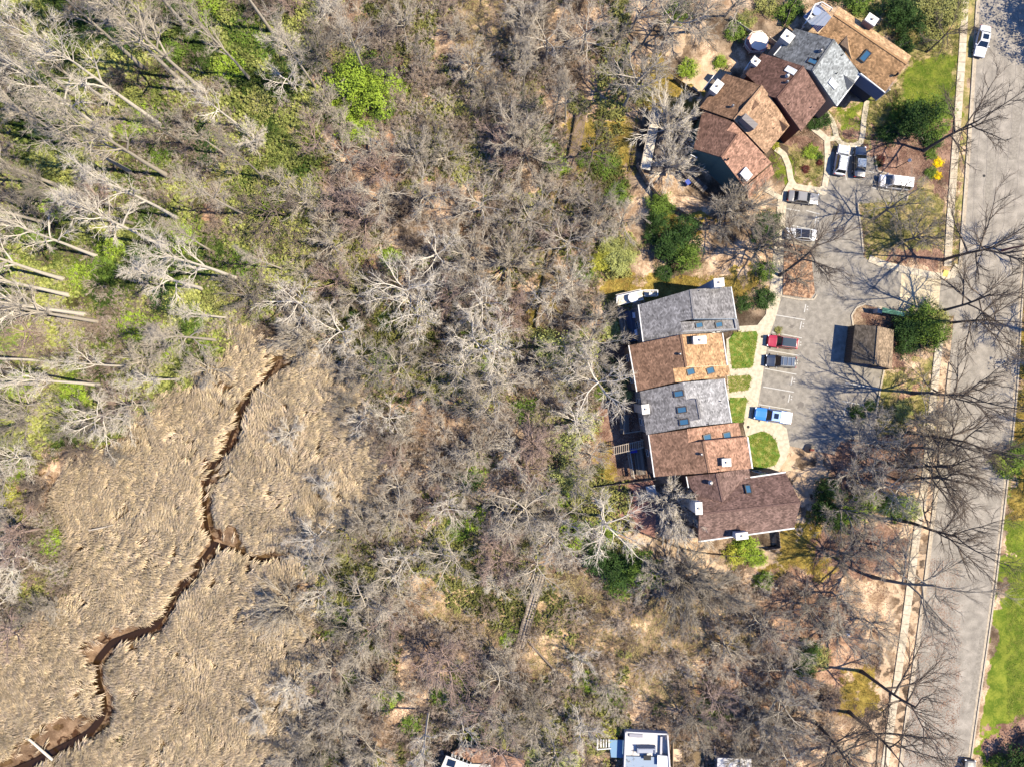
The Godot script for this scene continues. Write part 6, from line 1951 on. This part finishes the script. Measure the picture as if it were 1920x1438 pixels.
func build_cover() -> void:
	# reeds, lodged by the wind in swathes
	var g := RandomNumberGenerator.new()
	g.seed = 21
	var clump := MB.new()
	for k in 7:
		var base := Vector3(g.randf_range(-0.25, 0.25), 0, g.randf_range(-0.25, 0.25))
		var az := g.randfn() * 0.3
		var lean := g.randf_range(0.5, 1.2)
		var l := g.randf_range(1.1, 2.2)
		var d0 := Vector3(cos(az) * sin(lean * 0.6), cos(lean * 0.6), sin(az) * sin(lean * 0.6))
		var d1 := Vector3(cos(az) * sin(lean * 1.15), cos(lean * 1.15), sin(az) * sin(lean * 1.15))
		var p1 := base + d0 * l * 0.45
		var p2 := p1 + d1 * l * 0.35
		var p3 := p2 + (d1 + Vector3(0, -0.35, 0)).normalized() * l * 0.3
		var s := Vector3(-sin(az), 0, cos(az))
		var t := g.randf_range(0.45, 1.3)
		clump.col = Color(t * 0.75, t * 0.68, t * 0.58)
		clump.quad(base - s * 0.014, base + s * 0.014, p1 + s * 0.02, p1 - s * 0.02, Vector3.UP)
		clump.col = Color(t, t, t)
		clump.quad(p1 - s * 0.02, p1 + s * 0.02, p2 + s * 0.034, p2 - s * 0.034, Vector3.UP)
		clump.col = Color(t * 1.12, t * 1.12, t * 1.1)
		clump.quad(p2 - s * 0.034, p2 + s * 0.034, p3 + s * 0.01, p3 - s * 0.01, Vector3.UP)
	var tf := []
	var cols := []
	var f := FastNoiseLite.new()
	f.seed = 31
	f.frequency = 0.075
	f.fractal_octaves = 3
	var bare_patch := FastNoiseLite.new()
	bare_patch.seed = 33
	bare_patch.frequency = 0.09
	var reed_pg := G(REEDS)
	for k in 160000:
		if tf.size() >= 38000: break
		var px := g.randf_range(-50, 720)
		var py := g.randf_range(605, 1460)
		var w := Vector2(px + nz.get_noise_2d(px * 0.25, py * 0.25) * 40.0, py + nz.get_noise_2d(py * 0.25, px * 0.25 + 300) * 40.0)
		if not Geometry2D.is_point_in_polygon(Vector2((w.x - 960) / PX, (w.y - 719) / PX), reed_pg): continue
		var x := (px - 960) / PX
		var z := (py - 719) / PX
		if creek_gap(x, z) < 0.6 + g.randf() * 0.7 + bare_patch.get_noise_2d(x, z) * 0.8: continue
		if kind_at(px, py) == 5 and g.randf() < 0.97: continue
		var bp := bare_patch.get_noise_2d(x * 1.6, z * 1.6)
		if bp < -0.24 and g.randf() < 0.75: continue
		if bare_patch.get_noise_2d(x * 7.0 + 50.0, z * 7.0) < -0.22: continue
		var right := px > 400.0 - (py - 1020.0) * 0.45 if py > 1020 else px > 400
		var head := (0.85 if right else 0.35) + f.get_noise_2d(x, z) * 1.1
		if py < 960 and right: head = 0.75 + f.get_noise_2d(x, z) * 1.1
		if not right and py < 1000: head = 0.7 + f.get_noise_2d(x, z) * 1.8
		var s := g.randf_range(0.7, 1.2)
		tf.append(Transform3D(Basis(Vector3.UP, head + g.randfn() * 0.3).scaled(Vector3(s, s * g.randf_range(0.8, 1.1), s)), Vector3(x, gh(x, z) - 0.03, z)))
		var b := g.randf_range(0.62, 1.3) * (1.0 + f.get_noise_2d(x * 2.1 + 80, z * 2.1) * 0.3)
		cols.append(Color(b, b * g.randf_range(0.95, 1.0), b * g.randf_range(0.86, 1.0)))
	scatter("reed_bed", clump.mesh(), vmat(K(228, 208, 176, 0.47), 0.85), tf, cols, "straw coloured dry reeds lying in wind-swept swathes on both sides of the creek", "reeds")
	# leafy ground cover under the trees
	var lm := leaf_mesh(500, 9, 26, 0.62, 0.7, 0.085, 0.8)
	tf = []
	cols = []
	var dens := FastNoiseLite.new()
	dens.seed = 35
	dens.frequency = 0.045
	dens.fractal_octaves = 3
	var hue := FastNoiseLite.new()
	hue.seed = 36
	hue.frequency = 0.05
	for k in 120000:
		if tf.size() >= 27000: break
		var px := g.randf_range(-120, 1180)
		var py := g.randf_range(-120, 1500)
		var x := (px - 960) / PX
		var z := (py - 719) / PX
		var kd := kind_at(px, py)
		var want := -0.5
		if kd == 7: want = 0.95
		elif kd == 0: want = 0.24
		elif kd == 1: want = -0.22
		if dens.get_noise_2d(x, z) * 1.6 + want < g.randf() * 0.9 - 0.1: continue
		if creek_gap(x, z) < 3.0: continue
		var s := g.randf_range(0.5, 1.25) * (1.35 if kd == 7 else 1.0)
		tf.append(Transform3D(Basis(Vector3.UP, g.randf() * TAU).scaled(Vector3(s, s * g.randf_range(0.7, 1.6), s)), Vector3(x, gh(x, z) - 0.05, z)))
		var t := clampf(hue.get_noise_2d(x * 1.5, z * 1.5) * 1.5 + 0.5 + g.randfn() * 0.18, 0.0, 1.0)
		var c := KL(80, 104, 44, 0.32).lerp(KL(186, 190, 108, 0.42), t)
		if kd != 7: c = c.lerp(KL(150, 136, 84, 0.4), 0.35)
		cols.append(c)
	var um := vmat(Color.WHITE, 0.7)
	um.backlight_enabled = true
	um.backlight = K(130, 150, 50, 0.14)
	scatter("ground_cover", lm, um, tf, cols, "mixed green undergrowth of vines and seedlings on the wood floor", "undergrowth")
	# brushwood: grey and brown leafless scrub
	var t1 := Grower.new()
	var q: Dictionary = tree_kinds.bush.duplicate(true)
	q.n = [9, 5, 4, 2]
	q.H = 2.2
	t1.build(600, q, false)
	var w2 := MB.new()
	for l in [t1.mb[0], t1.mb[1], t1.mb[2]]:
		var o: int = w2.v.size()
		w2.v.append_array(l.v); w2.n.append_array(l.n); w2.uv.append_array(l.uv); w2.c.append_array(l.c)
		for x in l.ix: w2.ix.append(x + o)
	tf = []
	cols = []
	var brush := FastNoiseLite.new()
	brush.seed = 38
	brush.frequency = 0.04
	for k in 40000:
		if tf.size() >= 4200: break
		var px := g.randf_range(-120, 1560)
		var py := g.randf_range(-120, 1500)
		if px > 1120 and (py < 1060 or px > 1300) and not (px > 1320 and py > 1080): continue
		var x := (px - 960) / PX
		var z := (py - 719) / PX
		var kd := kind_at(px, py)
		if kd != 0 and kd != 7 and kd != 9 and not (kd == 1 and g.randf() < 0.55): continue
		if brush.get_noise_2d(x, z) * 1.3 + (0.25 if kd == 0 else 0.0) < g.randf() - 0.35: continue
		var s := g.randf_range(0.5, 1.3)
		tf.append(Transform3D(Basis(Vector3.UP, g.randf() * TAU).scaled(Vector3(s, s * 0.8, s)), Vector3(x, gh(x, z) - 0.05, z)))
		var c: Color = [KL(200, 184, 168), KL(176, 158, 142), KL(180, 160, 142), KL(140, 124, 108), KL(214, 202, 184)][g.randi() % 5]
		cols.append(c)
	scatter("brushwood", w2.mesh(), vmat(Color.WHITE, 0.95), tf, cols, "grey and brown leafless scrub filling the wood floor", "scrub")
	# fallen leaves
	var fl := MB.new()
	for k in 12:
		var c := Vector3(g.randfn() * 0.3, g.randf_range(0.02, 0.07), g.randfn() * 0.3)
		var n := Vector3(g.randfn() * 0.4, 1, g.randfn() * 0.4).normalized()
		var u := n.cross(Vector3(g.randfn(), 0, g.randfn())).normalized() * 0.07
		var w := n.cross(u) * 0.7
		var t := g.randf_range(0.6, 1.3)
		fl.col = Color(t, t, t)
		fl.quad(c - u, c + w, c + u, c - w, n)
	tf = []
	cols = []
	for k in 60000:
		if tf.size() >= 20000: break
		var px := g.randf_range(-80, 1800)
		var py := g.randf_range(-60, 1480)
		var kd := kind_at(px, py)
		var isl := px > 1472 and px < 1520 and py > 458 and py < 555
		if not isl and not kd in [0, 4, 9]: continue
		if not isl and px > 1180 and kd == 0 and py < 1050: continue
		var x := (px - 960) / PX
		var z := (py - 719) / PX
		tf.append(Transform3D(Basis(Vector3.UP, g.randf() * TAU), Vector3(x, 0.1 if isl else gh(x, z), z)))
		cols.append(KL(206, 176, 150).lerp(KL(150, 108, 86) if kd != 4 else KL(110, 78, 66), g.randf()))
	scatter("leaf_litter", fl.mesh(), vmat(Color.WHITE, 0.9), tf, cols, "tan and brown fallen leaves on the wood floor and mulch beds", "fallen leaves")
	# tufts: dry grass in the meadow, green on the lawns, straw by the creek
	var tu := MB.new()
	for k in 12:
		var az := g.randf() * TAU
		var e := Vector3(cos(az), 0, sin(az))
		var base := e * g.randf() * 0.12
		var tip := base + e * g.randf_range(0.12, 0.3) + Vector3(0, g.randf_range(0.12, 0.3), 0)
		var s := Vector3(-sin(az), 0, cos(az)) * 0.022
		var t := g.randf_range(0.7, 1.2)
		tu.col = Color(t, t, t)
		tu.quad(base - s, base + s, tip + s * 0.2, tip - s * 0.2, Vector3.UP)
	tf = []
	cols = []
	var lawns := []
	for lp in LAWNS: lawns.append(G(lp))
	for k in 120000:
		if tf.size() >= 32000: break
		var px := g.randf_range(780, 2000)
		var py := g.randf_range(-60, 1480)
		var kd := kind_at(px, py)
		var lw := false
		if px > 1360 and px < 1465 and py > 620 and py < 882:
			for lp in lawns: lw = lw or Geometry2D.is_point_in_polygon(Vector2((px - 960) / PX, (py - 719) / PX), lp)
		if lw: kd = 2
		if not kd in [1, 2, 3, 10]: continue
		if px > 1798 and px < 1890 and py < 1500: 
			if absf(px - 1840) < 60: continue
		var x := (px - 960) / PX
		var z := (py - 719) / PX
		var s := g.randf_range(0.6, 1.3)
		tf.append(Transform3D(Basis(Vector3.UP, g.randf() * TAU).scaled(Vector3(s, s * (0.5 if kd == 2 else 1.0), s)), Vector3(x, 0.125 if lw else gh(x, z) - 0.01, z)))
		var c := KL(214, 188, 140).lerp(KL(150, 160, 80), g.randf() * 0.5)
		if kd == 2: c = KL(104, 136, 36, 0.36).lerp(KL(176, 178, 84, 0.36), g.randf())
		elif kd == 3: c = KL(160, 142, 62).lerp(KL(196, 176, 96), g.randf())
		elif kd == 10: c = KL(130, 140, 60).lerp(KL(190, 176, 110), g.randf())
		cols.append(c)
	scatter("grass_tufts", tu.mesh(), vmat(Color.WHITE, 0.85), tf, cols, "short dry and green grass tufts of the meadow, verges and lawns", "grass")

func fallen(label: String, pts: Array, r: float, tone: String, forks: Array) -> void:
	var o := thing("fallen_trunk", label, "log")
	var p := []
	var rad := []
	for i in pts.size():
		var q := ground_point(pts[i][0], pts[i][1])
		p.append(Vector3(q.x, pts[i][2], q.z))
		rad.append(r * lerpf(1.0, 0.55, float(i) / (pts.size() - 1)))
	var b := MB.new()
	b.tube(p, rad, 9)
	b.cap(p[0], (p[0] - p[1]).normalized(), rad[0], 9)
	part("trunk", b, bark[tone], o)
	for f in forks:
		b = MB.new()
		var fp := []
		var fr := []
		for i in f.size():
			var q := ground_point(f[i][0], f[i][1])
			fp.append(Vector3(q.x, f[i][2], q.z))
			fr.append(r * lerpf(0.7, 0.25, float(i) / (f.size() - 1)))
		b.tube(fp, fr, 7)
		part("limb", b, bark[tone], o)

func _ready() -> void:
	# camera, sky, sun, exposure
	var cam := Camera3D.new()
	cam.name = "camera"
	cam.position = Vector3(0, EYE, 0)
	cam.rotation_degrees = Vector3(-90, 0, 0)
	cam.fov = 57.98
	cam.near = 1.0
	cam.far = 3000.0
	add_child(cam)
	cam.current = true
	var env := Environment.new()
	var sky := Sky.new()
	var sm := ProceduralSkyMaterial.new()
	sm.sky_top_color = Color(0.3, 0.48, 0.8)
	sm.sky_horizon_color = Color(0.74, 0.81, 0.9)
	sm.sky_curve = 0.15
	sm.ground_bottom_color = Color(0.4, 0.36, 0.32)
	sm.ground_horizon_color = Color(0.66, 0.68, 0.7)
	sky.sky_material = sm
	env.background_mode = Environment.BG_SKY
	env.sky = sky
	env.background_energy_multiplier = 0.7
	env.tonemap_mode = Environment.TONE_MAPPER_LINEAR
	env.tonemap_exposure = 3.6
	env.sdfgi_enabled = true
	env.ssao_enabled = true
	env.ssil_enabled = true
	var we := WorldEnvironment.new()
	we.name = "world_environment"
	we.environment = env
	add_child(we)
	var sun := DirectionalLight3D.new()
	sun.name = "sun"
	sun.light_color = Color(1.0, 0.95, 0.86)
	sun.light_energy = 1.5
	sun.light_angular_distance = 0.5
	sun.shadow_enabled = true
	var alt := deg_to_rad(54.0)
	sun.basis = Basis.looking_at(Vector3(-cos(alt) * 0.993, -sin(alt), -cos(alt) * 0.115), Vector3.UP)
	add_child(sun)
	rng.seed = 4
	nz.seed = 3
	nz.frequency = 0.05
	nz.fractal_octaves = 3
	M.fence = tex(mat(K(120, 104, 88), 0.9), grain(64, 51, 0.7, 1.0, 0.1, 0.5), 1.0)
	M.gate = mat(K(110, 120, 140), 0.7)
	M.dark_wood = mat(K(92, 78, 66), 0.9)
	M.rail_dark = mat(K(96, 86, 78), 0.9)
	creek = smooth_line(G([514, 680, 500, 705, 468, 738, 444, 780, 428, 828, 400, 866, 382, 912, 380, 960, 386, 1000, 398, 1022, 362, 1070, 322, 1120, 290, 1172, 254, 1190, 205, 1208, 176, 1243, 178, 1280, 190, 1312, 189, 1345, 165, 1376, 110, 1406, 60, 1432, -20, 1465]), 1.0)
	creek_arm = smooth_line(G([398, 1022, 425, 1030, 450, 1043, 490, 1054, 545, 1050]), 1.0)
	var t0 := Time.get_ticks_msec()
	build_kinds()
	build_creek_bed()
	build_ground()
	print("ground ", Time.get_ticks_msec() - t0)
	build_paving()
	build_houses()
	print("houses ", Time.get_ticks_msec() - t0)
	build_cars()
	build_yards()
	print("yards ", Time.get_ticks_msec() - t0)
	build_trees()
	print("trees ", Time.get_ticks_msec() - t0)
	build_leafy()
	fallen("bleached log lying across the lower end of the creek, bottom left corner", [[101, 1423, 0.35], [60, 1385, 0.5], [30, 1368, 0.5], [5, 1352, 0.6]], 0.2, "whitish", [])
	fallen("forked grey fallen trunk on brown ground below the bright green thicket", [[668, 260, 0.4], [690, 262, 0.9], [712, 272, 1.1]], 0.32, "pale grey", [[[697, 265, 1.0], [696, 285, 0.9], [704, 308, 0.3]], [[712, 272, 1.1], [722, 290, 0.9], [733, 305, 0.3]]])
	fallen("dark fallen trunk slanting over the meadow right of the boardwalk", [[1085, 1297, 0.3], [1045, 1260, 0.5], [1010, 1222, 0.4], [990, 1200, 0.3]], 0.2, "brown grey", [])
	fallen("thin grey fallen trunk in the reeds, left part, below the bare trees", [[262, 870, 0.8], [272, 900, 0.9], [282, 925, 0.8], [276, 955, 0.7]], 0.1, "grey", [[[281, 923, 0.8], [290, 935, 0.8], [296, 950, 0.6]]])
	fallen("short pale fallen trunk on the reeds of the left bank", [[175, 991, 1.2], [200, 986, 1.3], [220, 981, 1.2]], 0.14, "pale grey", [])
	fallen("slanting pale stem at the top of the reeds beside the creek head", [[485, 728, 1.0], [510, 742, 1.3], [532, 758, 1.2]], 0.1, "pale grey", [])
	build_cover()
	print("done ", Time.get_ticks_msec() - t0)
